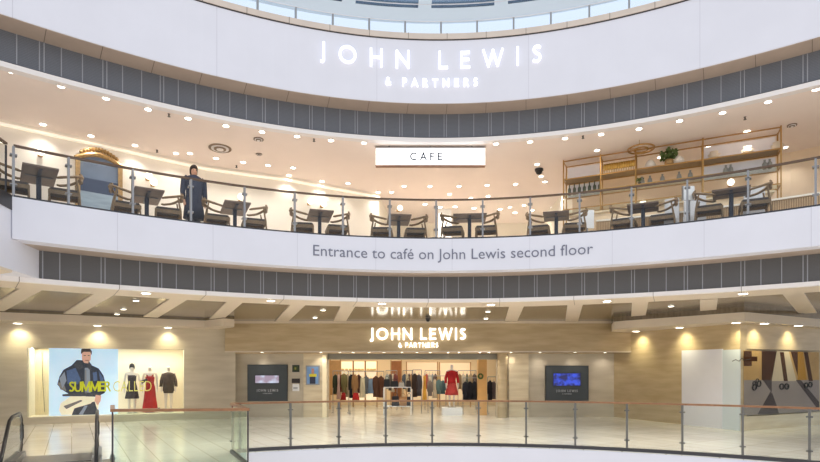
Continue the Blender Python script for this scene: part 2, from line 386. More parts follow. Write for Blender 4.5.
m = MB(); m.lathe([(0.19, 0), (0.19, 2.45)], 24, c=(xb(501.5), YB-0.22, 0)); struct('wall_front_pillar', m, STONED, smooth=False)
m = MB(); m.box(xb(323), xb(327), YB-0.16, YB-0.12, 0.0, 2.4); struct('trim_17', m, mat('pale_cream_reveal', rgb(255, 240, 205), 0.5))  # pale cream strip at the left jamb
# right angled walls
RC0 = Vector((8.15, 20.7)); RC1 = Vector((9.9, 16.5)); rd = (RC1-RC0).normalized()
RM = Matrix.Translation((RC0.x, RC0.y, 0)) @ Matrix.Rotation(math.atan2(rd.y, rd.x), 4, 'Z')
RL = (RC1-RC0).length
m = MB(); m.box(-1.2, RL, 0, 0.3, 0, C1+0.05); struct('wall_side_right', m, STONED, RM)
m = MB(); m.box(-0.02, RL, 0.0, 0.3, 0, 0.12); 
RC2 = Vector((17.6, 20.3)); gd = (RC2-RC1).normalized()
GM = Matrix.Translation((RC1.x, RC1.y, 0)) @ Matrix.Rotation(math.atan2(gd.y, gd.x), 4, 'Z')
m2 = MB(); m2.box(0, 9, 0.0, 0.3, 2.46, C1+0.05); m2.box(0, 9, 0.15, 0.3, 0, 2.46); struct('wall_front_right', m2, STONED, GM)
m.bm.free()

# canopies
CZ0, CZ1 = 3.34, 3.58; RZ0, RZ1 = 3.22, 3.48
ca = at_h(0, 312, CZ1); cb = at_h(205, 320.5, CZ1)
cl = [(ca+(ca-cb)*0.7).to_2d(), ca.to_2d(), cb.to_2d(), Vector((-6.35, 18.75)), Vector((-6.1, 19.1)), Vector((-6.3, 19.6)), Vector((-7.3, 20.7)), Vector((-16, 17.0))]
struct('ceiling_6', MB().prism(cl, CZ0, CZ1), BORDER)
m = MB(); m.prism([c+(Vector((0, 0.0)) if i > 2 else Vector((0.01, 0.03))) for i, c in enumerate(cl)], CZ1, C1+0.02); struct('trim_18', m, PANEL)
c0 = at_h(605, 323.5, RZ1); c1 = at_h(745, 312, RZ1); c2 = at_h(820, 319, RZ1); c2 = c1+(c2-c1)*2.2
cr = [Vector((7.0, 18.9)), Vector((7.25, 18.5)), c1.to_2d(), c2.to_2d(), Vector((19.5, 20.8)), Vector((10, 16.8)), Vector((8.3, 20.7)), Vector((7.4, 20.2))]
struct('ceiling_7', MB().prism(cr, RZ0, RZ1), BORDER)
m = MB(); m.prism([c+(Vector((0, 0.03)) if 1 <= i <= 3 else Vector((0, 0))) for i, c in enumerate(cr)], RZ1, C1+0.02); struct('trim_19', m, PANEL)

# ------------------------------------------------------------ balustrades
clamp_me = None
def balustrade(name, label, tl, z0, h, gm, rm, rail_r, post_m, post_w, base_h, off=0.12, post=True, sub=6, clamps=True, group=None):
    root = thing(name, label, 'balustrade', (0, 0, z0), 0, group)
    t0, t1 = tl[0], tl[-1]
    m = MB(); p, nn = crv(t0, t1, 120); m.sweep(p, off-rail_r, off+rail_r, h-rail_r*1.3, h, 0, nn); m.build('handrail', rm, root)
    m = MB(); m.sweep(p, off-0.05, off+0.05, 0, base_h, 0, nn); m.build('base_channel', DARKM, root)
    for a, b in zip(tl, tl[1:]):
        g = 0.02*(b-a); q = [a+g+(b-a-2*g)*i/sub for i in range(sub+1)]
        m = MB(); m.sweep([P(t_) for t_ in q], off-0.006, off+0.006, base_h*0.5, h-rail_r*1.3-0.01, 0, [Nr(t_) for t_ in q]); m.build('glass_panel', gm, root)
    if post:
        me = None
        for t_ in tl:
            c = P(t_, off); n_ = Nr(t_); M = Matrix.Translation((c.x, c.y, 0)) @ Matrix.Rotation(math.atan2(n_.x, n_.y)*-1, 4, 'Z')
            if me is None:
                m = MB(); m.box(-post_w, post_w, -0.05, 0.07, 0, h-0.04); po = m.build('post', post_m, root, M); me = po.data
                if clamps:
                    m = MB(); m.box(-0.055, 0.055, -0.05, 0.09, -0.012, 0.012); ck = m.build('clamp', post_m, po); ckd = ck.data; ck.location.z = h-0.19; ck = bpy.data.objects.new('clamp', ckd); COL.objects.link(ck); ck.parent = po; ck.location.z = 0.25
            else:
                po = bpy.data.objects.new('post', me); COL.objects.link(po); po.parent = root; po.matrix_local = M
                if clamps:
                    for zz_ in (h-0.19, 0.25): ck = bpy.data.objects.new('clamp', ckd); COL.objects.link(ck); ck.parent = po; ck.location.z = zz_
    return root
def post_ts(px, step, t0, t1, off=0.12):
    a0 = arc(t_px(px, off)); r = []
    for k in range(-30, 30):
        a = a0+k*step
        if 0.1 < a < AR[-1]-0.1:
            t_ = t_of(a)
            if t0 <= t_ <= t1: r.append(t_)
    return r
tl = [tS+0.02]+post_ts(432, 1.107, tS+0.15, 11.0)
balustrade('glass_balustrade', 'long curved clear glass balustrade with wooden handrail along the lower mall gallery', tl, 0, 1.10, GLASSC, RAILW, 0.032, POSTM, 0.022, 0.07, off=0.08)
tl = [tW+0.02]+post_ts(436, 1.107, tW+0.15, 11.0)
balustrade('glass_balustrade', 'long curved glass balustrade with dark handrail in front of the cafe', tl, D2, 0.98, GLASSU, RAILD, 0.028, STEEL, 0.02, 0.05, off=0.08)
tl = post_ts(441, 0.84, -9.5, 11.0, off=0.9)
balustrade('glass_balustrade', 'topmost curved glass balustrade above the large white lettering, under the skylight', tl, 9.76, 0.97, glass('top_glass', (0.94, 0.97, 0.99, 1), 0.6), TRIMW, 0.01, STEEL, 0.022, 0.04, off=0.9, clamps=False)
def straight_bal(label, pts, z0, h, gm, rm, rr, skip=()):
    root = thing('glass_balustrade', label, 'balustrade', (0, 0, z0))
    P2 = [Vector(p) for p in pts]
    m = MB(); m.sweep(P2, -rr, rr, h-rr*1.3, h); m.build('handrail', rm, root)
    m = MB(); m.sweep(P2, -0.04, 0.04, 0, 0.07); m.build('base_channel', DARKM, root)
    for a, b in zip(P2, P2[1:]):
        d = (b-a).normalized(); m = MB(); m.sweep([a+d*0.03, b-d*0.03], -0.007, 0.007, 0.03, h-rr*1.3-0.01); m.build('glass_panel', gm, root)
    for a in P2[:-1]:
        m = MB(); m.box(a.x-0.012, a.x+0.012, a.y-0.012, a.y+0.012, 0, h-0.05); m.build('post', DARKM, root)
    return root
straight_bal('short green-tinted glass balustrade with wooden handrail beside the escalator', [(-6.16, 11.39), (-5.5, 10.17), (-3.07, 10.42), (-3.92, 12.1)], 0, 1.10, GLASSG, RAILW, 0.04)
straight_bal('straight glass balustrade with dark handrail on the short side wing of the cafe', [wl[0]+(wl[1]-wl[0])*wk+wn*0.1, wl[1]+wn*0.1], D2, 0.98, GLASSU, RAILD, 0.028)

# ------------------------------------------------------------ lettering
def text_letters(m, fit, m_, root):
    """every letter of a laid out line becomes a mesh of its own"""
    bm = m.bm; seen = set(); isl = []
    for v in bm.verts:
        if v in seen: continue
        st = [v]; seen.add(v); g = []
        while st:
            q = st.pop(); g.append(q)
            for e_ in q.link_edges:
                o_ = e_.other_vert(q)
                if o_ not in seen: seen.add(o_); st.append(o_)
        isl.append([min(q.co.x for q in g), max(q.co.x for q in g), g])
    isl.sort(key=lambda i: i[0]); out = []
    for i in isl:
        if out and i[0] < out[-1][1]-0.4*min(i[1]-i[0], out[-1][1]-out[-1][0]): out[-1][1] = max(out[-1][1], i[1]); out[-1][2] += i[2]
        else: out.append(i)
    for i in out:
        idx = {v: k for k, v in enumerate(i[2])}; fs = {f for v in i[2] for f in v.link_faces}
        me = bpy.data.meshes.new('letter'); me.from_pydata([fit(v.co.copy()) for v in i[2]], [], [[idx[v] for v in f.verts] for f in fs]); me.materials.append(m_)
        o = bpy.data.objects.new('letter', me); COL.objects.link(o); o.parent = root
    bm.free()
STROKE = {
 'J': (0.26, [[(0.0, -0.12), (0.07, -0.11), (0.12, -0.06), (0.14, 0.03), (0.14, 1)]]),
 'O': (1.06, [[(0.5+0.47*math.cos(2*PI*i/28), 0.5+0.47*math.sin(2*PI*i/28)) for i in range(29)]]),
 'H': (0.78, [[(0.06, 0), (0.06, 1)], [(0.70, 0), (0.70, 1)], [(0.06, 0.52), (0.70, 0.52)]]),
 'N': (0.86, [[(0.06, 0), (0.06, 0.97), (0.78, 0.03), (0.78, 1)]]),
 'L': (0.54, [[(0.06, 1), (0.06, 0.05), (0.52, 0.05)]]),
 'E': (0.58, [[(0.52, 0.95), (0.06, 0.95), (0.06, 0.05), (0.54, 0.05)], [(0.06, 0.52), (0.48, 0.52)]]),
 'W': (1.22, [[(0.02, 1), (0.32, 0.04), (0.60, 0.97), (0.88, 0.04), (1.18, 1)]]),
 'I': (0.12, [[(0.06, 0), (0.06, 1)]]),
 'S': (0.54, [[(0.47, 0.86), (0.38, 0.94), (0.27, 0.96), (0.14, 0.91), (0.08, 0.78), (0.12, 0.65), (0.27, 0.53), (0.42, 0.43), (0.48, 0.28), (0.42, 0.12), (0.28, 0.04), (0.14, 0.06), (0.05, 0.14)]]),
 'P': (0.54, [[(0.06, 0), (0.06, 0.95), (0.28, 0.95), (0.44, 0.89), (0.50, 0.73), (0.44, 0.56), (0.28, 0.5), (0.06, 0.5)]]),
 'A': (0.82, [[(0.02, 0), (0.41, 0.98), (0.80, 0)], [(0.17, 0.34), (0.65, 0.34)]]),
 'R': (0.62, [[(0.06, 0), (0.06, 0.95), (0.28, 0.95), (0.42, 0.89), (0.48, 0.74), (0.42, 0.58), (0.28, 0.52), (0.06, 0.52)], [(0.28, 0.52), (0.60, 0)]]),
 'T': (0.70, [[(0.02, 0.95), (0.68, 0.95)], [(0.35, 0), (0.35, 0.95)]]),
 'C': (0.86, [[(0.5+0.47*math.cos(a_), 0.5+0.47*math.sin(a_)) for a_ in [math.radians(48+264*i/20) for i in range(21)]]]),
 'M': (0.98, [[(0.06, 0), (0.10, 0.97), (0.49, 0.1), (0.88, 0.97), (0.92, 0)]]),
 'U': (0.76, [[(0.06, 1), (0.06, 0.35), (0.12, 0.14), (0.26, 0.04), (0.38, 0.02), (0.50, 0.04), (0.64, 0.14), (0.70, 0.35), (0.70, 1)]]),
 'F': (0.52, [[(0.50, 0.95), (0.06, 0.95), (0.06, 0)], [(0.06, 0.52), (0.44, 0.52)]]),
 '&': (0.78, [[(0.74, 0.0), (0.22, 0.62), (0.20, 0.80), (0.30, 0.94), (0.42, 0.92), (0.48, 0.80), (0.42, 0.66), (0.18, 0.46), (0.08, 0.26), (0.18, 0.07), (0.36, 0.03), (0.54, 0.14), (0.70, 0.42)]]),
}
def letters(word, width, height, gap=None, stroke=0.12, space=0.16):
    """[(char, u0, scaled strokes)] laid out to fill width"""
    adv = sum(space if c == ' ' else STROKE[c][0] for c in word)*height
    g = (width-adv)/max(1, len(word)-1); u = 0; r = []
    for c in word:
        if c == ' ': u += space*height+g; continue
        r.append((c, u, [[(u+a*height, b*height) for a, b in s] for s in STROKE[c][1]])); u += STROKE[c][0]*height+g
    return r
def letter_mesh(strokes, w_, depth, f):
    m = MB()
    for s in strokes:
        for (a, b) in zip(s, s[1:]):
            A = Vector(a); B = Vector(b); d = (B-A).normalized(); e_ = d*w_*0.45; n_ = Vector((-d.y, d.x))*w_/2
            if len(s) > 8: e_ = d*w_*0.1
            q = [A-e_-n_, B+e_-n_, B+e_+n_, A-e_+n_]
            m.hull8([f(c.x, c.y, 0) for c in q]+[f(c.x, c.y, depth) for c in q])
    return m
def curved_sign(root, word, px0, px1, zbase, h, sw, m_, depth=0.05):
    a0 = arc(t_px(px0)); a1 = arc(t_px(px1))
    def f(u, v, d):
        t_ = t_of(a0+u); p = P(t_, -0.06-d); return (p.x, p.y, zbase+v)
    for c, u, st in letters(word, a1-a0, h): letter_mesh(st, sw, depth, f).build('letter', m_, root)
root = thing('wall_lettering', 'large white capital lettering reading JOHN LEWIS & PARTNERS on the top white fascia', 'sign')
curved_sign(root, 'JOHN LEWIS', 321, 541.5, 8.99, 0.385, 0.052, SIGNL)
curved_sign(root, '& PARTNERS', 385, 477.5, 8.56, 0.175, 0.032, SIGNL)
# fascia sentence
root = thing('wall_lettering', 'thin grey lettering reading Entrance to caf\u00e9 on John Lewis second floor on the cafe fascia', 'sign')
a0 = arc(t_px(313)); a1 = arc(t_px(593))
m = text_mb('Entrance to caf\u00e9 on John Lewis second floor', 1.0, 0.01, -0.004, 1.0); bx = bounds(m); sc = (a1-a0)/(bx[1]-bx[0])
def f_(co):
    t_ = t_of(a0+(co.x-bx[0])*sc); p = P(t_, -0.048-co.z*0.4); return Vector((p.x, p.y, 4.46+co.y*0.36))
text_letters(m, f_, GREYT, root)
# shop sign
s_ = F/YH
root = thing('wall_lettering', 'glowing white letters JOHN LEWIS & PARTNERS on the stone bulkhead over the shop entrance', 'sign', ((371-CX)/s_, YH, EYE+(HY-339.3)/s_))
for c, u, st in letters('JOHN LEWIS', 94.5/s_, 10.5/s_): letter_mesh(st, 0.07, 0.06, lambda u_, v, d: (u_, -0.03-d, v)).build('letter', SIGNS, root)
for c, u, st in letters('& PARTNERS', 39.5/s_, 4.3/s_): letter_mesh(st, 0.028, 0.05, lambda u_, v, d: (u_+27.5/s_, -0.03-d, v-8/s_)).build('letter', SIGNS, root)
# cafe light box
yc = 13.86; s_ = F/yc
root = thing('light_box_sign', 'long glowing white light box sign reading CAFE hanging under the cafe ceiling edge', 'sign', ((376-CX)/s_, yc, EYE+(HY-165.5)/s_))
W_ = 109/s_; H_ = 17.3/s_
MB().box(0, W_, 0.0, 0.12, 0.012, H_).build('light_box', SIGNW, root)
MB().box(-0.01, W_+0.01, -0.01, 0.13, -0.012, 0.012).build('frame', mat('bronze_edge', rgb(150, 110, 90), 0.5), root)
MB().box(-0.01, W_+0.01, 0.0, 0.12, H_, H_+0.035).build('frame', STEEL, root)
for k in (0.12, 0.5, 0.88): MB().box(W_*k-0.02, W_*k+0.02, 0.04, 0.08, H_+0.03, CC-(EYE+(HY-165.5)/s_)+0.01).build('bracket', STEEL, root)
for c, u, st in letters('CAFE', 31.5/s_, 7.0/s_): letter_mesh(st, 0.036, 0.006, lambda u_, v, d: (u_+34.5/s_, -0.002-d, v+5.6/s_)).build('letter', mat('sign_grey_letter', rgb(120, 128, 142), 0.5), root)

# ------------------------------------------------------------ ceiling lamps
def spot(parent, power, angle=110, blend=0.8, col=(1, 0.93, 0.85), r=0.06, z=-0.03):
    ld_ = bpy.data.lights.new('lamp_light', 'SPOT'); ld_.energy = power; ld_.spot_size = math.radians(angle); ld_.spot_blend = blend; ld_.color = col; ld_.shadow_soft_size = r
    o = bpy.data.objects.new('lamp_light', ld_); COL.objects.link(o); o.parent = parent; o.location = (0, 0, z); return o
def downlight(r):
    m = MB(); m.lathe([(r*0.72, -0.012), (r, -0.012), (r*1.0, 0.0), (r*0.72, 0.0)], 18, 1); m.lathe([(r*0.74, -0.016), (r*0.74, -0.004)], 18, 0)
    return m.build('downlight', [LENS, TRIMW])
def lamp_row(pts, z, r, label, group, power, angle=120, light=True, col=(1, 0.93, 0.85)):
    proto = None
    for (x, y) in pts:
        p = at_h(x, y, z)
        if proto is None:
            proto = o = downlight(r); tag(o, label, 'ceiling light', group); sp_ = spot(o, power, angle, col=col)
        else: o = copy_tree(proto)
        o.location = (p.x, p.y, z)
FR = [(11, 71), (61, 86), (106, 98), (148, 109), (188, 118), (226, 125.5), (262, 131.5), (297, 136), (331, 140), (364, 142.5), (496, 143.5), (530, 141.5), (565, 138), (601, 134), (639, 128.5), (679.5, 120.5), (722.5, 112.5), (768, 101.5), (816, 89)]
lamp_row(FR, CC, 0.085, 'small bright recessed downlight in the curved row along the cafe ceiling edge', 'downlights along the cafe ceiling edge', CAFE_W)
SR = [(43, 124), (91, 135.5), (135, 145), (176, 153), (190, 153), (216, 158), (243, 162), (268, 165), (293, 167.5), (289, 175), (322, 181), (348, 183), (378, 192), (391.5, 192), (404, 186), (430, 186), (459, 186), (487, 185), (515.5, 184), (449.5, 194), (471, 198), (488, 196), (537, 164), (541, 176), (545, 181.5), (559, 194), (524, 205), (510, 207), (583, 205.5), (597, 150), (747, 131), (785, 147), (660, 157), (620, 163), (708, 147)]  # a few at the end added to brighten the right-hand side
lamp_row(SR, CC, 0.085, 'small bright recessed downlight set deeper in the cafe ceiling, behind the edge row, a few at the end added to brighten the right-hand side', 'downlights deeper in the cafe ceiling', CAFE_W)
lamp_row([(425, 204), (440, 207), (455, 206.5), (474, 208), (500, 209), (515, 212.5), (532, 210), (553, 207), (572, 212)], CC, 0.1, 'bright recessed downlight at the very back of the cafe ceiling, row filled out to brighten the wall', 'downlights at the back of the cafe', 100)  # few spots known, the others added to brighten the back wall
lamp_row([(146, 293), (271, 300.5), (382, 303.5), (491, 304.5), (607, 301), (743, 293.5)], 3.54, 0.12, 'round downlight in the pale curved ceiling band under the lower grille', 'downlights in the pale ceiling band', MALL_W)
lamp_row([(136, 300.5), (123.5, 309), (117, 314), (323, 310), (315, 317.5), (488, 311.5), (486, 318.5), (671, 306), (672, 314.5)], C1+0.01, 0.09, 'small round downlight set in the glossy bronze ceiling panels', 'downlights in the bronze ceiling panels', MALL_W*0.7)
WC = (1.0, 0.92, 0.60)
def washers(pts, label, group, Z, walls, dist=0.32):
    proto = None
    for (x, y) in pts:
        A_, d_ = walls[0] if (x < 742) else walls[-1]
        nb = Vector((-d_.y, d_.x)); q = A_-nb*dist; u = u_on(q, d_, x); p = q+d_*u
        if proto is None: proto = o = downlight(0.15); tag(o, label, 'ceiling light', group); spot(o, WASH_W, 110, 1.0, WC)
        else: o = copy_tree(proto)
        o.location = (p.x, p.y, Z)
        sl = [c_ for c_ in o.children if c_.type == 'LIGHT'][0]; sl.rotation_euler = Vector((nb[0]*0.35, nb[1]*0.35, -1)).to_track_quat('-Z', 'Y').to_euler()
washers([(17.5, 321.8), (97.5, 325.3), (168, 328.3)], 'oval yellowish wall washer lamp under the canopy over the clothes display window', 'wall washers over the display window', CZ0, [(LA, ld)])
washers([(636, 329), (679.5, 326.3), (736, 323.6), (764.5, 325.2), (798.5, 327.6)], 'oval yellowish wall washer lamp under the canopy by the spectacles poster', 'wall washers over the spectacles poster', RZ0, [(RC0, rd), (RC1, gd)])
proto = None
for px in (233, 262, 321, 340, 353, 369, 384, 402, 417, 430, 448, 459, 480, 489, 511, 540, 575, 605):
    if proto is None: proto = o = downlight(0.06); tag(o, 'tiny downlight in the row under the stone bulkhead along the shop front', 'ceiling light', 'downlights along the shop front'); spot(o, 20, 130)
    else: o = copy_tree(proto)
    o.location = ((px-CX)/(F/20.95), 20.95, zb)
# round air diffusers, detectors, dome cameras
def diffuser(px, py, r, label):
    p = at_h(px, py, CC); m = MB()
    for k in range(4): m.lathe([(r*(1-k*0.23)-0.03, -0.01-0.012*k), (r*(1-k*0.23), -0.02-0.01*k), (r*(1-k*0.23), -0.001), (r*(1-k*0.23)-0.03, -0.001)], 24, k % 2)
    o = m.build('air_diffuser', [mat('bronze_vent', rgb(120, 100, 82), 0.5), TRIMW]); o.location = (p.x, p.y, CC); return tag(o, label, 'vent')
diffuser(220, 148, 0.28, 'large round ringed air diffuser in the cafe ceiling')
diffuser(258.5, 139, 0.12, 'medium round grey air vent near the edge of the cafe ceiling')
diffuser(259, 154, 0.08, 'small round grey air vent just below the medium vent in cafe ceiling')
diffuser(792, 125, 0.10, 'small round vent in the cafe ceiling beyond the gold shelving')
for px, py, lb in ((169, 114, 'tiny dark ceiling sprinkler near the cafe ceiling edge at left'), (157, 150, 'tiny dark ceiling sprinkler above the walking person'), (236.5, 165.5, 'tiny dark ceiling sprinkler between the deeper downlights'), (314, 139, 'tiny dark ceiling sprinkler left of the light box sign'), (583, 136, 'tiny dark ceiling sprinkler right of the light box sign'), (745, 217-100, 'tiny dark ceiling sprinkler above the gold shelving')):
    p = at_h(px, py, CC); m = MB(); m.lathe([(0.035, -0.06), (0.02, -0.05), (0.012, -0.01), (0.03, 0.0)], 10); o = m.build('ceiling_sprinkler', DARKM); o.location = (p.x, p.y, CC); tag(o, lb, 'sprinkler')
def dome(px, py, z, lb, r=0.1):
    p = at_h(px, py, z); root = thing('dome_camera', lb, 'camera', (p.x, p.y, z)); m = MB(); m.lathe([(r*0.9, -0.06), (r, -0.05), (r, 0)], 14); m.build('housing', DARKM, root)
    m = MB(); m.lathe([(r*0.15, -0.06-r*0.8), (r*0.5, -0.06-r*0.7), (r*0.75, -0.06-r*0.35), (r*0.8, -0.058)], 14); m.build('dome', BLACK, root, smooth=True)
dome(539, 169, CC, 'black dome security camera on the cafe ceiling', 0.12)
dome(428, 318, C1+0.01, 'black dome security camera hanging above the shop entrance sign', 0.09)

# ------------------------------------------------------------ cafe furniture
def make_chair():
    root = thing('cafe_armchair', 'x', 'chair')
    m = MB(); m.box(-0.25, 0.25, -0.24, 0.24, 0.40, 0.47); bmesh.ops.bevel(m.bm, geom=m.bm.edges[:], offset=0.018, segments=2, affect='EDGES'); m.build('seat', SEATM, root)
    m = MB(); m.box(-0.27, 0.27, -0.27, -0.235, 0.34, 0.41); m.box(-0.27, 0.27, 0.235, 0.27, 0.34, 0.41); m.box(-0.27, -0.235, -0.235, 0.235, 0.34, 0.41); m.box(0.235, 0.27, -0.235, 0.235, 0.34, 0.41); m.build('seat_frame', CHAIRW, root)
    for sy in (-1, 1):
        m = MB(); m.tube([(0.27, sy*0.27, 0), (0.24, sy*0.25, 0.42)], [0.014, 0.021], 8); m.build('leg', CHAIRW, root)
        m = MB(); m.tube([(-0.29, sy*0.25, 0), (-0.25, sy*0.25, 0.42), (-0.20, sy*0.265, 0.70)], [0.014, 0.023, 0.016], 8); m.build('leg', CHAIRW, root)
    pts = []
    for i in range(17):
        a_ = math.radians(-84+168*i/16); pts.append((0.0-0.31*math.cos(a_), 0.29*math.sin(a_), 0.68+0.12*max(0, math.cos(a_))**1.5))
    pts = [(0.12, -0.25, 0.655), (0.07, -0.285, 0.66)]+pts+[(0.07, 0.285, 0.66), (0.12, 0.25, 0.655)]
    m = MB(); m.tube(pts, [0.02]+[0.027]*(len(pts)-2)+[0.02], 8, flat=1.3); m.build('arm_rail', CHAIRW, root, smooth=True)
    m = MB(); q = [(-0.315*math.cos(math.radians(a_)), 0.29*math.sin(math.radians(a_))) for a_ in range(-32, 33, 8)]; m.sweep(q, -0.012, 0.012, 0.70, 0.84); m.build('backrest', CHAIRW, root)
    return root
def make_table(w_, l_):
    root = thing('cafe_table', 'x', 'table')
    m = MB(); m.box(-w_/2, w_/2, -l_/2, l_/2, 0.72, 0.75); m.build('table_top', TABLEM, root)
    m = MB(); m.tube([(0, 0, 0.02), (0, 0, 0.7)], 0.045, 12); m.build('pedestal', TBASE, root)
    m = MB(); m.hull8([(-w_*0.4, -0.03, 0.71), (w_*0.4, -0.03, 0.71), (w_*0.4, 0.03, 0.71), (-w_*0.4, 0.03, 0.71), (-w_*0.4, -0.03, 0.722), (w_*0.4, -0.03, 0.722), (w_*0.4, 0.03, 0.722), (-w_*0.4, 0.03, 0.722)]); m.box(-0.03, 0.03, -l_*0.4, l_*0.4, 0.70, 0.722); m.build('spider_support', TBASE, root)
    m = MB(); m.box(-w_*0.4, w_*0.4, -0.04, 0.04, 0, 0.03); m.box(-0.04, 0.04, -l_*0.35, l_*0.35, 0, 0.03); m.build('base', TBASE, root)
    return root
TB = [(41, 166, .58, 1.25, 'left of the gold mirror'),
      (150, 188.5, .58, 1.2, 'between the gold mirror and the walking person'),
      (238, 201.5, .58, 1.15, 'just right of the walking person'),
      (322, 210, .58, 1.05, 'above the word Entrance'),
      (400, 214.4, .58, 1.0, 'above the word cafe'),
      (470, 213.7, .83, .75, 'above the word Lewis'),
      (556, 211.3, .62, .85, 'before the dark bottles'),
      (642.5, 203, .68, .8, 'below the gold glasses'),
      (731, 188, .72, .7, 'below the stacked bowls')]
chair0 = make_chair(); used = False
for (px, py, w_, l_, nm) in TB:
    p = at_h(px, py, D2+0.74); t_ = p.x
    for _ in range(20):
        q = P(t_, 0.6); t_ += (p.x-q.x)*0.7
    n_ = Nr(t_); c = Vector((p.x, p.y))+n_*(l_/2)
    rz = -math.atan2(n_.x, n_.y)
    tb = make_table(w_, l_); tb.location = (c.x, c.y, D2); tb.rotation_euler.z = rz
    tag(tb, 'dark rectangular pedestal cafe table '+nm, 'table', 'cafe tables along the balustrade')
    for sgn, side in ((-1, 'left'), (1, 'right')):
        ch = chair0 if not used else copy_tree(chair0); used = True
        side_v = Vector((n_.y, -n_.x))
        cc_ = c+side_v*sgn*0.42-n_*(l_*0.08)
        ch.location = (cc_.x, cc_.y, D2); ch.rotation_euler.z = rz+(0 if sgn < 0 else PI)+random.uniform(-0.12, 0.12)
        tag(ch, '%s-hand bentwood armchair at the table %s' % (side, nm), 'chair', 'cafe armchairs along the balustrade')
ch = copy_tree(chair0); ch.location = (-8.25, 10.9, D2); ch.rotation_euler.z = 0.5; tag(ch, 'bentwood armchair alone at the far left end of the cafe', 'chair', 'cafe armchairs along the balustrade')

# wall sconces on the cafe walls
def seg_hit(px, A, B):
    A = Vector(A); B = Vector(B); d = (B-A).normalized(); return A+d*u_on(A, d, px), d
gl = None
for px, py, si in ((40, 154, 1), (147, 178, 1), (152, 184, 1), (240, 199, 2), (308, 203, 3), (321, 205.5, 3), (397, 209.5, 3), (643, 205, 7), (730, 184.5, 7)):
    h_, d = seg_hit(px, CW[si], CW[si+1]) if si != 7 else seg_hit(px, CW[7], CW[8])
    n_ = Vector((d.y, -d.x)); pz = EYE+(HY-py)*h_.y/F
    if gl is None:
        gl = o = thing('wall_lamp', 'round glowing globe wall lamp on the cafe back wall', 'lamp', group='globe wall lamps in the cafe')
        m = MB(); m.lathe([(0.02, -0.09), (0.064, -0.064), (0.09, 0), (0.064, 0.064), (0.02, 0.09)], 16, c=(0, -0.2, 0)); m.build('globe', GLOBE, o, smooth=True)
        m = MB(); m.tube([(0, 0, -0.05), (0, -0.12, -0.08), (0, -0.2, -0.085)], 0.012, 6); m.lathe([(0.05, -0.08), (0.05, -0.02)], 10, c=(0, -0.06, 0)); m.build('bracket', GOLD, o)
    else: o = copy_tree(gl)
    o.location = (h_.x, h_.y, pz); o.rotation_euler.z = math.atan2(d.y, d.x)

# gold-framed mirror on the left cafe wall
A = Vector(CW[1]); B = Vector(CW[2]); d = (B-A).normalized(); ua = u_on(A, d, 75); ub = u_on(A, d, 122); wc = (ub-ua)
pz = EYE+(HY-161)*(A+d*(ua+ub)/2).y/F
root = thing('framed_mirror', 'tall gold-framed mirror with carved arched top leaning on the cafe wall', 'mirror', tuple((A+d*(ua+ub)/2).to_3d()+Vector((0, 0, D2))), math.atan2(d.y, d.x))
hh = pz-D2; hw = wc/2
m = MB(); m.box(-hw, -hw+0.1, -0.09, -0.01, 0, hh); m.box(hw-0.1, hw, -0.09, -0.01, 0, hh); m.box(-hw, hw, -0.09, -0.01, 0, 0.1)
arcp = [(-hw+2*hw*i/16, hh-0.05+0.18*math.sin(PI*i/16)) for i in range(17)]
m.tube([(x_, -0.05, z_) for x_, z_ in arcp], 0.06, 8); 
for i in range(2, 15): m.lathe([(0.02, -0.05), (0.05, 0), (0.02, 0.05)], 8, c=(arcp[i][0], -0.05, arcp[i][1]+0.08+0.05*math.sin(PI*i/16)))
m.build('frame', GOLDF, root)
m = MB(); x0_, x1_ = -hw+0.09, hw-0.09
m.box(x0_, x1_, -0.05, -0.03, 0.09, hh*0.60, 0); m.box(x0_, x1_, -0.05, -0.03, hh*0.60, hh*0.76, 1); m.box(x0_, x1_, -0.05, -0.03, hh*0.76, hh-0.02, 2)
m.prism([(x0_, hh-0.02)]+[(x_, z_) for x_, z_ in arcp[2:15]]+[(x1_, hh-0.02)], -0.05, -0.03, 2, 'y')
m.build('mirror_glass', [mat('painted_reflection_pale', rgb(168, 186, 200), 0.15, 0.2, noise=0.2, nscale=2, stretch=(1, 1, 6)), mat('painted_reflection_navy', rgb(66, 76, 100), 0.15, 0.2), mat('painted_reflection_blue', rgb(120, 136, 160), 0.15, 0.2, noise=0.2)], root)  # reflection painted on the glass as coloured bands

# columns, counters at the back of the cafe
s_ = F/19.5
m = MB(); m.box((438-CX)/s_, (451-CX)/s_, 19.3, 19.8, D2, CC); struct('wall_column', m, WHITE)
root = thing('service_counter', 'long cream service counter with dark top at the back of the cafe', 'counter', (3.5, 18.0, D2), 0.25)
MB().box(-1.3, 1.3, -0.3, 0.3, 0, 1.0).build('counter_body', CREAM, root); MB().box(-1.35, 1.35, -0.35, 0.35, 1.0, 1.05).build('counter_top', DARKM, root)
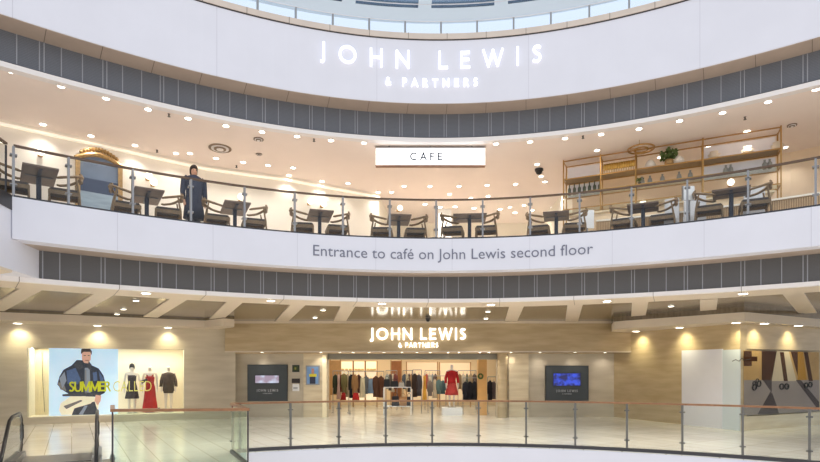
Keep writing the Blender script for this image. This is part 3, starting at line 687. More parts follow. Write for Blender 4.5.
# gold shelving
f1 = at_h(563.5, 161.4, CC-0.05).to_2d(); f2 = at_h(781, 126.8, CC-0.05).to_2d(); fd = (f2-f1).normalized(); L_ = (f2-f1).length
SZ = [CC-0.06, 6.93, 6.54, 6.12]
SM = Matrix.Translation((f1.x, f1.y, 0)) @ Matrix.Rotation(math.atan2(fd.y, fd.x), 4, 'Z')
root = thing('hanging_shelf_unit', 'long gold metal shelving frame rising from the cafe counter to the ceiling', 'shelving', (f1.x, f1.y, D2), math.atan2(fd.y, fd.x))
ux = [u_on(f1, fd, p_) for p_ in (563.5, 600.5, 635.5, 703, 781)]
for i, u in enumerate(ux):
    for yy in (0, 0.45): m = MB(); m.box(u-0.015, u+0.015, yy-0.015, yy+0.015, 1.0 if 0 < i < 4 else 0.0, CC-D2-0.02); m.build('upright', GOLD if yy == 0 else GOLD, root)
for z in SZ:
    for yy in (0, 0.45): m = MB(); m.box(0, L_, yy-0.012, yy+0.012, z-D2-0.013, z-D2+0.013); m.build('rail', GOLD, root)
for u in ux: 
    for z in SZ: m = MB(); m.box(u-0.012, u+0.012, 0, 0.45, z-D2-0.012, z-D2+0.012); m.build('cross_bar', GOLD, root)
GSH = glass('shelf_glass', (0.9, 0.95, 0.93, 1), 1.0)
SHW = mat('shelf_board', rgb(150, 124, 92), 0.5)
for z in SZ[1:]:
    for a_, b_ in zip(ux, ux[1:]): m = MB(); m.box(a_+0.02, b_-0.02, 0.02, 0.43, z-D2+0.013, z-D2+0.025); m.build('shelf', SHW if z > 6.8 else GSH, root)
PB = mat('pale_lilac_backboard', rgb(240, 238, 244), 0.5, noise=0.05)
for (a_, b_) in ((ux[0], ux[1]), (ux[3], ux[4])):
    for z0_, z1_ in ((SZ[1], SZ[0]), (SZ[2]-0.0, SZ[1])): m = MB(); m.box(a_+0.04, b_-0.04, 0.47, 0.49, z0_-D2+0.03, z1_-D2-0.03); m.build('backboard', PB, root)
def on_shelf(u, z, y=0.22): v = SM @ Vector((u, y, z)); return (v.x, v.y, v.z)
def small(name, prof, u, z, m_, label, cat, group=None, proto=None, n=12, y=0.22):
    if proto is None:
        mb = MB(); mb.lathe(prof, n); o = mb.build(name, m_, smooth=True)
    else: o = proto.copy(); COL.objects.link(o)
    o.location = on_shelf(u, z+0.026, y); return tag(o, label, cat, group)
GG = mat('gold_glass', rgb(206, 166, 84), 0.25, 0.5)
pr = None
for i in range(13):
    o = small('wine_glass', [(0.035, 0), (0.035, 0.006), (0.006, 0.012), (0.006, 0.12), (0.035, 0.16), (0.042, 0.22), (0.03, 0.3)], ux[1]+0.08+i*(ux[2]-ux[1]-0.14)/12, SZ[1], GG, 'gold-tinted stem glass in the tight row on the gold shelving', 'glass', 'gold glasses on the shelving', pr); pr = pr or o
pr = None
for i, u in enumerate([ux[3]+0.25, ux[3]+0.95, ux[3]+1.55]):
    o = small('stacked_bowl', [(0.05, 0), (0.13, 0.05), (0.135, 0.06), (0.1, 0.07), (0.14, 0.13), (0.06, 0.14), (0.1, 0.2), (0.02, 0.21)], u, SZ[1], mat('cream_china', rgb(232, 218, 196), 0.4), ['stack of cream bowls at the near end of upper right shelf', 'stack of cream bowls in the middle of upper right shelf', 'stack of cream bowls at the far end of upper right shelf'][i], 'crockery', 'bowl stacks on the shelving', pr); pr = pr or o
pr = None
for i in range(7):
    o = small('bottle', [(0.04, 0), (0.042, 0.16), (0.015, 0.2), (0.015, 0.27), (0.018, 0.28)], ux[0]+0.12+i*0.13, SZ[2], mat('dark_bottle', rgb(84, 92, 80), 0.25), 'dark glass bottle in the row on the narrow end of the shelving', 'bottle', 'dark bottles on the shelving', pr); pr = pr or o
pr = None
for i, u in enumerate([ux[2]+0.15, ux[2]+0.33, ux[2]+0.62, ux[2]+1.0, ux[2]+1.25, ux[3]+0.5, ux[3]+0.6, ux[3]+1.3, ux[3]+1.4]):
    o = small('vase', [(0.035, 0), (0.06, 0.06), (0.05, 0.14), (0.02, 0.18), (0.028, 0.22)], u, SZ[2], mat('grey_vase', rgb(140, 142, 138), 0.4), 'small grey-green vase on the lower gold shelf', 'vase', 'small vases on the lower shelf', pr); pr = pr or o
for px, lb in ((650, 'white china lamp-shaped jar left of the potted plant'), (679, 'white china jar right of the potted plant')):
    small('china_jar', [(0.06, 0), (0.12, 0.05), (0.13, 0.12), (0.08, 0.2), (0.04, 0.24)], u_on(f1, fd, px), SZ[1], mat('white_china', rgb(236, 230, 220), 0.35), lb, 'jar')
def leafy(root, c, r, n_, s_):
    m = MB()
    for i in range(n_):
        a_ = random.uniform(0, 2*PI); b_ = math.acos(random.uniform(-0.3, 1)); rr = r*random.uniform(0.4, 1)
        p = Vector((c[0]+rr*math.sin(b_)*math.cos(a_), c[1]+rr*math.sin(b_)*math.sin(a_), c[2]+rr*math.cos(b_)*0.8))
        d = Vector((random.uniform(-1, 1), random.uniform(-1, 1), random.uniform(-0.6, 1))).normalized(); sd = d.cross(Vector((random.random(), 1, 0.3))).normalized()*s_*0.35
        m.face([p, p+d*s_*0.5+sd, p+d*s_, p+d*s_*0.5-sd])
    return m.build('foliage', LEAF, root)
v = on_shelf(u_on(f1, fd, 669), SZ[1]+0.026)
root = thing('potted_plant', 'bushy green plant in a gold pot on the upper gold shelf', 'plant', v)
m = MB(); m.lathe([(0.06, 0), (0.11, 0.06), (0.10, 0.16), (0.09, 0.17)], 14); m.build('pot', GOLDF, root, smooth=True); leafy(root, (0, 0, 0.26), 0.2, 130, 0.1)
v = on_shelf(u_on(f1, fd, 640), SZ[2]+0.026)
root = thing('potted_plant', 'tiny green plant in a dark pot on the lower gold shelf', 'plant', v)
m = MB(); m.lathe([(0.04, 0), (0.055, 0.08)], 12); m.build('pot', DARKM, root); leafy(root, (0, 0, 0.13), 0.08, 60, 0.06)
# gold ring pendant
p = at_h(641, 149, CC-0.12); root = thing('ring_pendant_lamp', 'gold ring pendant lamp close under the cafe ceiling by the shelving', 'lamp', p)
m = MB(); m.tube([(0.31*math.cos(2*PI*i/32), 0.31*math.sin(2*PI*i/32), 0) for i in range(32)], 0.02, 8, closed=True); m.build('ring', GOLD, root)
m = MB(); m.tube([(0.17*math.cos(2*PI*i/24), 0.17*math.sin(2*PI*i/24), -0.02) for i in range(24)], 0.015, 8, closed=True); m.tube([(-0.31, 0, 0), (0.31, 0, 0)], 0.01, 6); m.build('inner_ring', GOLD, root)
for i in range(3): a_ = i*2*PI/3; m = MB(); m.tube([(0.3*math.cos(a_), 0.3*math.sin(a_), 0), (0.3*math.cos(a_), 0.3*math.sin(a_), 0.13)], 0.006, 6); m.build('rod', GOLD, root)
# counter below the shelving, slatted partition, banquettes
SLAT = mat('pale_oak_slat', rgb(206, 176, 138), 0.5, noise=0.15, nscale=9)
root = thing('bar_counter', 'long pale oak bar counter beneath the gold shelving', 'counter', (f1.x, f1.y, D2), math.atan2(fd.y, fd.x))
MB().box(0.2, L_-0.2, 0.0-0.1, 0.55, 0, 0.95).build('counter_body', mat('beige_counter', rgb(226, 204, 172), 0.5, noise=0.1, nscale=4, stretch=(1, 1, 5)), root); MB().box(0.15, L_-0.15, -0.16, 0.6, 0.95, 1.0).build('counter_top', STONEL, root)
p, nn = crv(4.2, 10.4, 50, 1.75)
root = thing('slatted_partition', 'low vertical-slatted oak partition with cream top behind the right-hand tables', 'partition', (0, 0, D2))
m = MB()
for i in range(0, 190):
    t_ = 4.2+6.2*i/189; q = P(t_, 1.75); n_ = Nr(t_); s2 = Vector((n_.y, -n_.x))*0.011
    m.hull8([((q-s2-n_*0.03).x, (q-s2-n_*0.03).y, 0.02), ((q+s2-n_*0.03).x, (q+s2-n_*0.03).y, 0.02), ((q+s2).x, (q+s2).y, 0.02), ((q-s2).x, (q-s2).y, 0.02), ((q-s2-n_*0.03).x, (q-s2-n_*0.03).y, 0.68), ((q+s2-n_*0.03).x, (q+s2-n_*0.03).y, 0.68), ((q+s2).x, (q+s2).y, 0.68), ((q-s2).x, (q-s2).y, 0.68)])
m.build('slat_row', SLAT, root)
m = MB(); m.sweep(p, 0.0, 0.05, 0, 0.68, 0, nn); m.build('backing', mat('backing_tan', rgb(164, 134, 98), 0.7), root)
m = MB(); m.sweep(p, -0.05, 0.12, 0.68, 0.72, 0, nn); m.build('top_cap', CREAM, root)
BANQ = mat('pale_grey_upholstery', rgb(206, 208, 214), 0.8, noise=0.06, nscale=20)
for (pa, pb, lb) in ((664, 679, 'narrow pale grey upholstered bench back left of the white till panel'), (683, 706, 'wide pale grey upholstered bench back between the two rightmost tables'), (743, 765, 'pale grey upholstered bench back behind the rightmost armchair')):
    ta, tb_ = t_px(pa, 1.25), t_px(pb, 1.25); q0 = P(ta, 1.2); q1 = P(tb_, 1.2); dd = (q1-q0).normalized(); ln = (q1-q0).length
    root = thing('bench', lb, 'bench', (q0.x, q0.y, D2), math.atan2(dd.y, dd.x))
    m = MB(); m.box(0, ln, 0.36, 0.46, 0.12, 1.02); bmesh.ops.bevel(m.bm, geom=m.bm.edges[:], offset=0.02, segments=2, affect='EDGES'); m.build('backrest', BANQ, root)
    m = MB(); m.box(0, ln, 0.0, 0.36, 0.12, 0.44); m.build('seat', BANQ, root); MB().box(0.03, ln-0.03, 0.05, 0.42, 0, 0.12).build('plinth', DARKM, root)
for px, py, w_, h_, Y_, lb in ((689, 200, 11, 14, 12.35, 'small white upright panel on the bar counter above the benches'), (587, 228, 14, 18, 13.9, 'white framed panel standing below the narrow end of the shelving')):
    p = at_d(px, py, Y_); s_ = F/Y_; root = thing('menu_board', lb, 'panel', p); hw = w_/s_/2
    base = p.z-D2
    MB().box(-hw, hw, 0, 0.04, 0, h_/s_).build('panel', mat('white_panel_face', rgb(240, 244, 250), 0.4), root)
    MB().box(-hw-0.02, -hw, -0.01, 0.05, -0.0, h_/s_).build('frame', STEEL, root); MB().box(-0.03, 0.03, 0.0, 0.04, -base, 0).build('stand', STEEL, root)

# ------------------------------------------------------------ people and mannequins
def skin_body(verts, edges, radii, name, m_, parent, levels=1):
    me = bpy.data.meshes.new(name); me.from_pydata([Vector(v) for v in verts], edges, []); ob = bpy.data.objects.new(name, me); COL.objects.link(ob)
    md = ob.modifiers.new('s', 'SKIN'); md.use_smooth_shade = True
    for i, r in enumerate(radii): me.skin_vertices[0].data[i].radius = (r, r) if not isinstance(r, tuple) else r
    me.skin_vertices[0].data[0].use_root = True
    sb = ob.modifiers.new('b', 'SUBSURF'); sb.levels = levels; sb.render_levels = levels
    dg = bpy.context.evaluated_depsgraph_get(); me2 = bpy.data.meshes.new_from_object(ob.evaluated_get(dg)); me2.name = name
    bpy.data.objects.remove(ob); me2.materials.clear(); me2.materials.append(m_)
    for p_ in me2.polygons: p_.use_smooth = True
    o = bpy.data.objects.new(name, me2); COL.objects.link(o); o.parent = parent; return o
def body(root, m_, h=1.75, armL=((0.20, 0, .82), (0.25, 0.02, .63), (0.24, -0.06, .49)), armR=((-0.20, 0, .82), (-0.25, 0.02, .63), (-0.24, -0.06, .49)), step=0.0):
    k = h
    V = [(0, 0, .53*k), (0, 0, .62*k), (0, 0, .74*k), (0, 0, .815*k), (0, 0, .855*k), (0, -.01, .885*k), (0, -.012, .925*k), (0, -.005, .975*k)]
    R = [(.15, .10), (.12, .09), (.155, .10), (.10, .075), .052, .062, .082, .055]
    E = [(i, i+1) for i in range(7)]
    for arm, sgn in ((armL, 1), (armR, -1)):
        b0 = len(V); V += [(x_*1.0*k/1.75, y_, z_*k) for x_, y_, z_ in arm]; R += [.048, .038, .026]; E += [(3, b0), (b0, b0+1), (b0+1, b0+2)]
        # hand: palm and four fingers plus thumb
        hx, hy, hz = V[b0+2]; V.append((hx, hy-.01, hz-.06)); R.append(.030); E.append((b0+2, b0+3))
        for f_i, (fx, fl_) in enumerate(((-.024, .060), (-.008, .070), (.008, .066), (.024, .052))):
            V.append((hx+fx*0.3, hy-.01+fx, hz-.06-fl_*0.6)); V.append((hx+fx*0.3, hy-.02+fx, hz-.06-fl_)); R += [.009, .008]; E += [(b0+3, len(V)-2), (len(V)-2, len(V)-1)]
        V.append((hx-sgn*.02, hy-.045, hz-.065)); V.append((hx-sgn*.025, hy-.055, hz-.095)); R += [.010, .009]; E += [(b0+2, len(V)-2), (len(V)-2, len(V)-1)]
    for sgn in (1, -1):
        b0 = len(V); V += [(.09*sgn, 0, .50*k), (.095*sgn, -.01+step*sgn*.5, .28*k), (.09*sgn, .02+step*sgn, .05*k), (.095*sgn, -.11+step*sgn, .018*k)]; R += [.085, .055, .036, .03]
        E += [(0, b0), (b0, b0+1), (b0+1, b0+2), (b0+2, b0+3)]
    return skin_body(V, E, R, 'body', m_, root)
MANQ = mat('mannequin_white', rgb(222, 214, 204), 0.35)
def person():
    c = at_d(194, 224, 13.1); root = thing('person', 'person in a long dark navy coat walking between two cafe tables', 'person', (c.x, c.y, D2), 0.6)
    skin = mat('skin', rgb(190, 146, 120), 0.6); navy = mat('navy_cloth', rgb(44, 50, 70), 0.85, noise=0.2, nscale=6)
    body(root, skin, 1.72, step=0.16)
    m = MB(); m.loft([(0, 0.0, 0.46, .25, .19), (0, 0, 0.72, .22, .165), (0, 0, .98, .185, .14), (0, 0, 1.15, .18, .135), (0, 0, 1.32, .215, .14), (0, 0, 1.42, .215, .125), (0, 0, 1.465, .15, .10), (0, 0, 1.50, .075, .07)][::1], 24, rip=0.0)
    m.build('coat', navy, root, smooth=True)
    for sgn in (1, -1):
        m = MB(); m.tube([(sgn*.15, 0, 1.42), (sgn*.215, 0, 1.37), (sgn*.25, .02, 1.10), (sgn*.25, -.04, .88)], [.075, .08, .062, .05], 12); m.build('sleeve', navy, root, smooth=True)
        m = MB(); m.tube([(.09*sgn, 0, .82), (.095*sgn, -.01+.08*sgn, .48), (.09*sgn, .02+.16*sgn, .10)], [.1, .075, .06], 12); m.build('trouser_leg', mat('dark_trousers', rgb(38, 40, 50), 0.8), root, smooth=True)
        m = MB(); m.loft([(.09*sgn, -.04+.16*sgn, 0.0, .05, .13), (.09*sgn, -.04+.16*sgn, 0.05, .05, .13), (.09*sgn, .0+.16*sgn, 0.11, .045, .07)], 14); m.build('shoe', BLACK, root, smooth=True)
    m = MB(); m.loft([(0, .06, 1.50, .06, .04), (0, .055, 1.56, .088, .065), (0, .045, 1.63, .094, .08), (0, .02, 1.68, .09, .09), (0, .005, 1.72, .075, .08), (0, 0, 1.745, .04, .045)], 16); m.build('hair', mat('dark_hair', rgb(48, 38, 34), 0.7), root, smooth=True)
    for sgn in (1, -1):
        m = MB(); m.lathe([(.004, -.008), (.011, 0), (.004, .008)], 8, c=(sgn*.032, -.092, 1.605)); m.build('eye', BLACK, root)
    m = MB(); m.loft([(0, -.098, 1.56, .014, .014), (0, -.096, 1.60, .008, .008)], 8); m.build('nose', skin, root)
    m = MB(); m.box(-.025, .025, -.094, -.086, 1.535, 1.543); m.build('mouth', mat('lips', rgb(150, 90, 84), 0.6), root)
person()

def mannequin(loc, rz, label, h, parts, arms=None, plinth=0.0):
    root = thing('mannequin', label, 'mannequin', loc, rz)
    kw = arms or {}
    b_ = body(root, MANQ, h, **kw)
    for nm, kind, rings, m_, kk in parts:
        m = MB()
        if kind == 'loft': m.loft([(a_[0], a_[1], a_[2]*h, a_[3], a_[4]) for a_ in rings], 40, rip=kk, k=9)
        else: m.tube([(a_[0], a_[1], a_[2]*h) for a_ in rings], kk, 10)
        m.build(nm, m_, root, smooth=True)
    MB().lathe([(0.17, -0.0), (0.17, 0.015)], 20).build('stand', STEEL, root)
    return root
def left_w(u, y, z=0.24): v = LM @ Vector((u, y, z)); return tuple(v)
la = math.atan2(ld.y, ld.x)
DRK = mat('charcoal_dress', rgb(66, 58, 64), 0.8, noise=0.3, nscale=20); RED = mat('red_dress', rgb(186, 34, 34), 0.7, noise=0.35, nscale=9, stretch=(3, 3, .4)); PLD = mat('dark_plaid', rgb(98, 82, 70), 0.85, noise=0.55, nscale=26)
def um(px, y):  # u along left wall for a point y behind it
    A = Vector((LA.x-ld.y*y, LA.y+ld.x*y)); return u_on(A, ld, px)
dress_hi = [(0, 0, .30, .23, .20), (0, 0, .40, .20, .17), (0, 0, .55, .16, .13), (0, 0, .63, .125, .10), (0, 0, .70, .14, .11), (0, 0, .78, .15, .11)][::-1]
mannequin(left_w(um(132, 0.8), 0.8), la, 'dark-haired mannequin in a charcoal strapless dress holding a clutch in the display window', 1.78,
    [('dress', 'loft', dress_hi, DRK, 0.06), ('hair', 'loft', [(0, .03, .90, .08, .07), (0, .02, .95, .095, .095), (0, .01, 1.0, .08, .085), (0, 0, 1.025, .03, .035)], mat('black_hair', rgb(36, 30, 30), 0.6), 0),
     ('clutch', 'loft', [(0.30, -.1, .60, .03, .05), (0.38, -.1, .66, .12, .03), (0.50, -.1, .71, .02, .02)], mat('black_leather', rgb(34, 36, 44), 0.4), 0)],
    arms={'armL': ((0.20, 0, .80), (0.25, 0.02, .66), (0.30, -0.12, .64))})
mannequin(left_w(um(150, 0.8), 0.8), la, 'bald mannequin in a long red V-neck evening dress in the display window', 1.78,
    [('dress', 'loft', [(0, 0, .02, .26, .24), (0, 0, .08, .25, .22), (0, 0, .3, .20, .16), (0, 0, .52, .17, .13), (0, 0, .62, .13, .10), (0, 0, .72, .16, .11), (0, 0, .76, .14, .09)][::-1], RED, 0.09),
     ('strap', 'tube', [(.07, -.09, .74), (.13, -.02, .83), (.08, .07, .76)], RED, .028), ('strap', 'tube', [(-.07, -.09, .74), (-.13, -.02, .83), (-.08, .07, .76)], RED, .028),
     ('handbag', 'loft', [(.30, -.1, .03, .05, .03), (.30, -.1, .10, .04, .025)], BLACK, 0)])
mannequin(left_w(um(168.5, 0.8), 0.8), la, 'pale mannequin in a short dark patterned jacket suit in the display window', 1.78,
    [('jacket', 'loft', [(0, 0, .44, .20, .15), (0, 0, .50, .20, .15), (0, 0, .64, .18, .13), (0, 0, .76, .21, .13), (0, 0, .82, .19, .10), (0, 0, .84, .09, .07)][::-1], PLD, 0.03),
     ('sleeve', 'tube', [(.17, 0, .81), (.24, .02, .66), (.26, -.05, .54)], PLD, [.065, .065, .055]), ('sleeve', 'tube', [(-.17, 0, .81), (-.24, .02, .66), (-.26, -.05, .54)], PLD, [.065, .065, .055]),
     ('skirt', 'loft', [(0, 0, .40, .17, .13), (0, 0, .47, .18, .14)], PLD, 0)])

# ------------------------------------------------------------ display window: poster, glass, vinyl text
root = thing('advertising_poster', 'tall poster of a figure in a dark denim jacket against pale blue sky', 'poster', tuple(LM @ Vector((u_on(LA, ld, 49), 0.42, 0.25))), la)
pw = um(118, .42)-um(49, .42); ph = 2.36
root.location = tuple(LM @ Vector((um(49, .42), 0.42, 0.25)))
sky = mat('poster_sky_glow', rgb(184, 214, 240), 0.5, nscale=0.7, col2=rgb(216, 232, 246), emit=0.6); MB().box(0, pw, 0, 0.04, 0, ph).build('print_board', sky, root)  # board emits, a glow added to keep the poster bright
PX = pw/69.0; PZ = ph/69.5
def pic(pts, z, mi, m): m.prism([((x_-49)*PX, (417.5-y_)*PZ) for x_, y_ in pts], -0.002*z-0.002, -0.002*z, mi, 'y')
m = MB()
pic([(61, 417), (58.5, 412), (60, 405), (70, 398), (92, 398), (99, 404), (97, 417)], 1, 3, m)                   # light trousers / wrap
pic([(71, 417.4), (74, 410), (84, 406), (94, 404), (98, 417.4)], 2, 5, m)
pic([(57, 386), (59, 378), (63, 371), (71, 366.5), (76, 361), (88, 361.5), (90, 366), (98, 369.5), (103, 377), (105.5, 387), (104.5, 395), (97, 399), (84, 398.5), (72, 398), (61, 391)], 3, 0, m)   # denim jacket
pic([(66, 372), (75, 369), (80, 381), (77, 386), (67, 385)], 4, 1, m)
pic([(84, 369), (89, 369), (90, 397), (84, 398)], 4, 6, m)
pic([(57, 384), (63, 384), (66, 393), (60, 391)], 4, 7, m)
pic([(59, 380), (64, 373), (66, 382), (62, 390)], 5, 6, m); pic([(98, 372), (103, 380), (104, 390), (100, 384)], 5, 1, m); pic([(92, 374), (96, 373), (97, 382), (93, 383)], 5, 1, m)
pic([(72, 390), (84, 388), (84, 390), (73, 392)], 5, 5, m); pic([(76, 361), (80, 361), (83, 369), (78, 371), (73, 367)], 5, 5, m); pic([(88, 361.5), (91, 366), (90, 372), (86, 368)], 5, 5, m); pic([(84.5, 371), (85.5, 371), (85.8, 396), (84.8, 396)], 5, 7, m); pic([(62, 396), (82, 394), (100, 396), (100, 398.5), (62, 398)], 5, 5, m)
pic([(63, 408), (80, 402), (82, 403), (66, 411)], 6, 7, m); pic([(78, 417), (84, 408), (87, 408), (82, 417.3)], 6, 6, m)
pic([(81, 354), (82.5, 351), (88, 350.5), (90.5, 354), (90, 361), (87.5, 364.5), (83.5, 364), (81, 360)], 5, 2, m)   # face
pic([(80, 355), (80.5, 350), (84, 348.2), (89, 348.5), (91.3, 352), (91, 356), (89.5, 352.5), (83, 352.5)], 6, 4, m)
pic([(83, 356), (85, 356), (85, 356.7), (83, 356.7)], 7, 4, m); pic([(87, 356), (89, 356), (89, 356.7), (87, 356.7)], 7, 4, m); pic([(84.6, 361), (88, 361), (88, 361.7), (84.6, 361.7)], 7, 8, m)
pic([(95, 397), (101, 398), (100, 404), (97, 408), (94, 403)], 7, 2, m)
pic([(70, 400), (82, 398), (95, 400), (90, 406), (72, 411)], 4, 3, m)
m.build('printed_figure', [mat('print_denim', rgb(38, 44, 60), 0.5, emit=0.5, noise=0.3, nscale=14), mat('print_denim_blue', rgb(70, 92, 132), 0.5, emit=0.5, noise=0.3, nscale=10), mat('print_skin', rgb(206, 160, 140), 0.5, emit=0.5), mat('print_cream', rgb(232, 222, 196), 0.5, emit=0.5, noise=0.1, nscale=10), mat('print_hair', rgb(50, 40, 38), 0.5, emit=0.5), mat('print_dark', rgb(60, 62, 70), 0.5, emit=0.5, noise=0.4, nscale=10), mat('print_light_denim', rgb(128, 136, 152), 0.5, emit=0.5), mat('print_grey', rgb(140, 136, 136), 0.5), mat('print_lip', rgb(170, 90, 84), 0.5)], root)  # most inks emit too, added so the figure does not render dark
root = thing('wooden_slat_screen', 'narrow pale timber panel at the left end of the display window', 'panel', tuple(LM @ Vector((um(29, 1.2), 1.2, 0.24))), la)
MB().box(0, um(49, 1.2)-um(29, 1.2), 0, 0.05, 0, 2.3).build('panel', mat('pale_timber', rgb(248, 230, 184), 0.6, noise=0.12, nscale=3, stretch=(6, 1, .5)), root)
ux_ = um(45, .5)-um(29, .5); m = MB(); m.tube([(ux_*0.85, -0.03, 2.2), (ux_*0.9, -0.03, 1.2), (ux_*1.02, -0.03, 0.1)], 0.008, 6); m.build('cord', CHAIRW, root)
gw = MB(); gw.box(uw0, uw1, 0.08, 0.1, 0.24, 2.56); struct('window_3', gw, glass('shop_glass', (0.97, 0.98, 0.98, 1), 0.6), LM)
VIN = mat('yellow_green_vinyl', rgb(214, 222, 40), 0.5, emit=0.0); VIN2 = mat('pale_yellow_vinyl', rgb(222, 220, 120), 0.5)
root = thing('window_lettering', 'yellow-green lettering reading SUMMER CALLED across the display window glass', 'sign', tuple(LM @ Vector((0, 0, 0))), la)
def wtext(body_, pa, pb, ya, yb, off, m_):
    m = text_mb(body_, 1, 0.004, off); bx = bounds(m); ua, ub = u_on(LA, ld, pa), u_on(LA, ld, pb)
    sm = F/((LA+ld*(ua+ub)/2).y); z0 = EYE+(HY-yb)/sm; z1 = EYE+(HY-ya)/sm
    text_letters(m, lambda co: Vector((ua+(co.x-bx[0])/(bx[1]-bx[0])*(ub-ua), 0.07-co.z, z0+(co.y-bx[2])/(bx[3]-bx[2])*(z1-z0))), m_, root)

def vinyl(px0, px1, ya_, yb_, word, sw, m_):
    ua, ub = u_on(LA, ld, px0), u_on(LA, ld, px1); sm = F/((LA+ld*(ua+ub)/2).y); h_ = (yb_-ya_)/sm; z0_ = EYE+(HY-yb_)/sm
    nat = sum(STROKE[c][0] for c in word)*h_+0.06*h_*(len(word)-1); k_ = (ub-ua)/nat
    for c, u, st in letters(word, nat, h_): letter_mesh([[(a_*k_, sw*0.5+b_*(h_-sw)/h_) for a_, b_ in q] for q in st], sw, 0.004, lambda u_, v, d: (ua+u_, 0.07-d, z0_+v)).build('letter', m_, root)
vinyl(69, 110, 381, 392, 'SUMMER', 0.054, VIN)
wtext('CALLED', 113, 151.5, 381, 391.5, -0.008, VIN2)
for px, pw_ in ((40, 15), (148, 34)):  # unseen strips added at the window head to brighten the display
    p = LM @ Vector((um(px, 0.75), 0.75, 2.58)); la_ = bpy.data.lights.new('display_light', 'AREA'); la_.shape = 'RECTANGLE'; la_.size = 2.2 if px > 100 else 0.5; la_.size_y = 0.12; la_.energy = pw_; la_.color = (1, 0.93, 0.8)
    o = bpy.data.objects.new('display_light', la_); COL.objects.link(o); o.location = p; o.rotation_euler = (Matrix.Rotation(la, 3, 'Z') @ Matrix.Rotation(0.0, 3, 'X')).to_euler()

# ------------------------------------------------------------ slate boards, notices on the shop wall
def board(px0, px1, py0, label, screen_mat, sx0, sx1, sy0, sy1, ty):
    Y_ = YB-0.1; s_ = F/Y_; root = thing('sign_board', label, 'sign board', ((px0-CX)/s_, Y_, 0.62))
    W = (px1-px0)/s_; H = EYE+(HY-py0)/s_-0.62
    MB().box(0, W, 0, 0.1, 0, H).build('panel', SLATE, root)
    MB().box(-0.015, 0.0, -0.02, 0.1, 0, H).build('frame', BLACK, root); MB().box(W, W+0.015, -0.02, 0.1, 0, H).build('frame', BLACK, root); MB().box(-0.015, W+0.015, -0.02, 0.1, H, H+0.015).build('frame', BLACK, root)
    zz = lambda y_: EYE+(HY-y_)/s_-0.62
    m = MB(); m.box((sx0-px0)/s_, (sx1-px0)/s_, -0.03, 0.0, zz(sy1), zz(sy0)); q = m.build('screen', screen_mat, root)
    m = MB(); m.box((sx0-px0)/s_-0.02, (sx1-px0)/s_+0.02, -0.02, 0.0, zz(sy1)-0.02, zz(sy0)+0.02); m.build('screen_frame', BLACK, root)
    c_ = (px1-px0)/2/s_
    for c, u, st in letters('JOHN LEWIS', 0.82, 0.085): letter_mesh(st, 0.016, 0.006, lambda u_, v, d: (u_+c_-0.41, -0.002-d, zz(ty)+v)).build('letter', mat('silver_letter', rgb(190, 194, 200), 0.4), root)
    for c, u, st in letters('& PARTNERS', 0.36, 0.035): letter_mesh(st, 0.008, 0.006, lambda u_, v, d: (u_+c_-0.18, -0.002-d, zz(ty)+v-0.09)).build('letter', mat('silver_letter', rgb(190, 194, 200), 0.4), root)
    return root
SCR1 = mat('screen_pale', rgb(214, 222, 238), 0.3, nscale=3, col2=rgb(150, 130, 150), emit=0.35)
def screen_mat(name, c1, c2, sc, e_):
    m = bpy.data.materials.new(name); m.use_nodes = True; n = m.node_tree.nodes; l = m.node_tree.links; b = n['Principled BSDF']
    t = n.new('ShaderNodeTexCoord'); k = n.new('ShaderNodeTexNoise'); k.inputs['Scale'].default_value = sc; r = n.new('ShaderNodeValToRGB'); r.color_ramp.elements[0].position = 0.4; r.color_ramp.elements[1].position = 0.6
    r.color_ramp.elements[0].color = c1; r.color_ramp.elements[1].color = c2; l.new(t.outputs['Object'], k.inputs['Vector']); l.new(k.outputs[0], r.inputs[0]); b.inputs['Base Color'].default_value = (0.02, 0.02, 0.02, 1); b.inputs['Roughness'].default_value = 0.25
    l.new(r.outputs[0], b.inputs['Emission Color']); b.inputs['Emission Strength'].default_value = e_; return m
board(248, 287, 365, 'tall dark slate sign board with a pale lit screen left of the shop entrance', screen_mat('screen_pale_lit', rgb(214, 226, 246), rgb(170, 150, 170), 3, 0.9), 255.5, 279, 375.5, 383, 391.5)
board(546, 588, 366, 'tall dark slate sign board with a deep blue screen right of the shop entrance', screen_mat('screen_blue_lit', rgb(20, 22, 90), rgb(50, 80, 220), 5, 1.0), 553.5, 580, 373.5, 385.5, 392)
def notice(px0, px1, py0, py1, name, label, cat, mats_, rows=None, Y_=YB, th=0.05):
    s_ = F/Y_; root = thing(name, label, cat, ((px0-CX)/s_, Y_, EYE+(HY-py1)/s_)); W = (px1-px0)/s_; H = (py1-py0)/s_
    MB().box(0, W, -th, 0, 0, H).build('frame', mats_[0], root)
    if len(mats_) > 1:
        g = min(0.05, W*0.1); m = MB(); m.box(g, W-g, -th-0.006, -th, g, H-g, 0)
        if rows:
            for i, (a_, b_, c_, d_) in enumerate(rows): m.box(g+(W-2*g)*a_, g+(W-2*g)*b_, -th-0.010-0.001*i, -th-0.006, g+(H-2*g)*c_, g+(H-2*g)*d_, i % (len(mats_)-2)+1)
        m.build('picture', mats_[1:], root)
    return root
notice(292.5, 299.5, 365, 372, 'wall_picture', 'small dark green picture on the stone wall beside the slate board', 'picture', [BLACK, mat('pic_green', rgb(60, 80, 38), 0.5, noise=0.5, nscale=12), mat('pic_yellow', rgb(150, 150, 60), 0.5)], [(.3, .6, .3, .7)])
notice(292, 300, 378.5, 383, 'wall_plate', 'small black plate on the wall beneath the green picture', 'plate', [mat('dark_plate', rgb(52, 42, 40), 0.5)])
root = notice(293, 299.5, 384, 391, 'hand_dispenser', 'small white dispenser on the wall below the black plate', 'dispenser', [WHITE], th=0.1)
MB().box(0.04, 0.2, -0.13, -0.1, 0.1, 0.14).build('nozzle', STEEL, root)
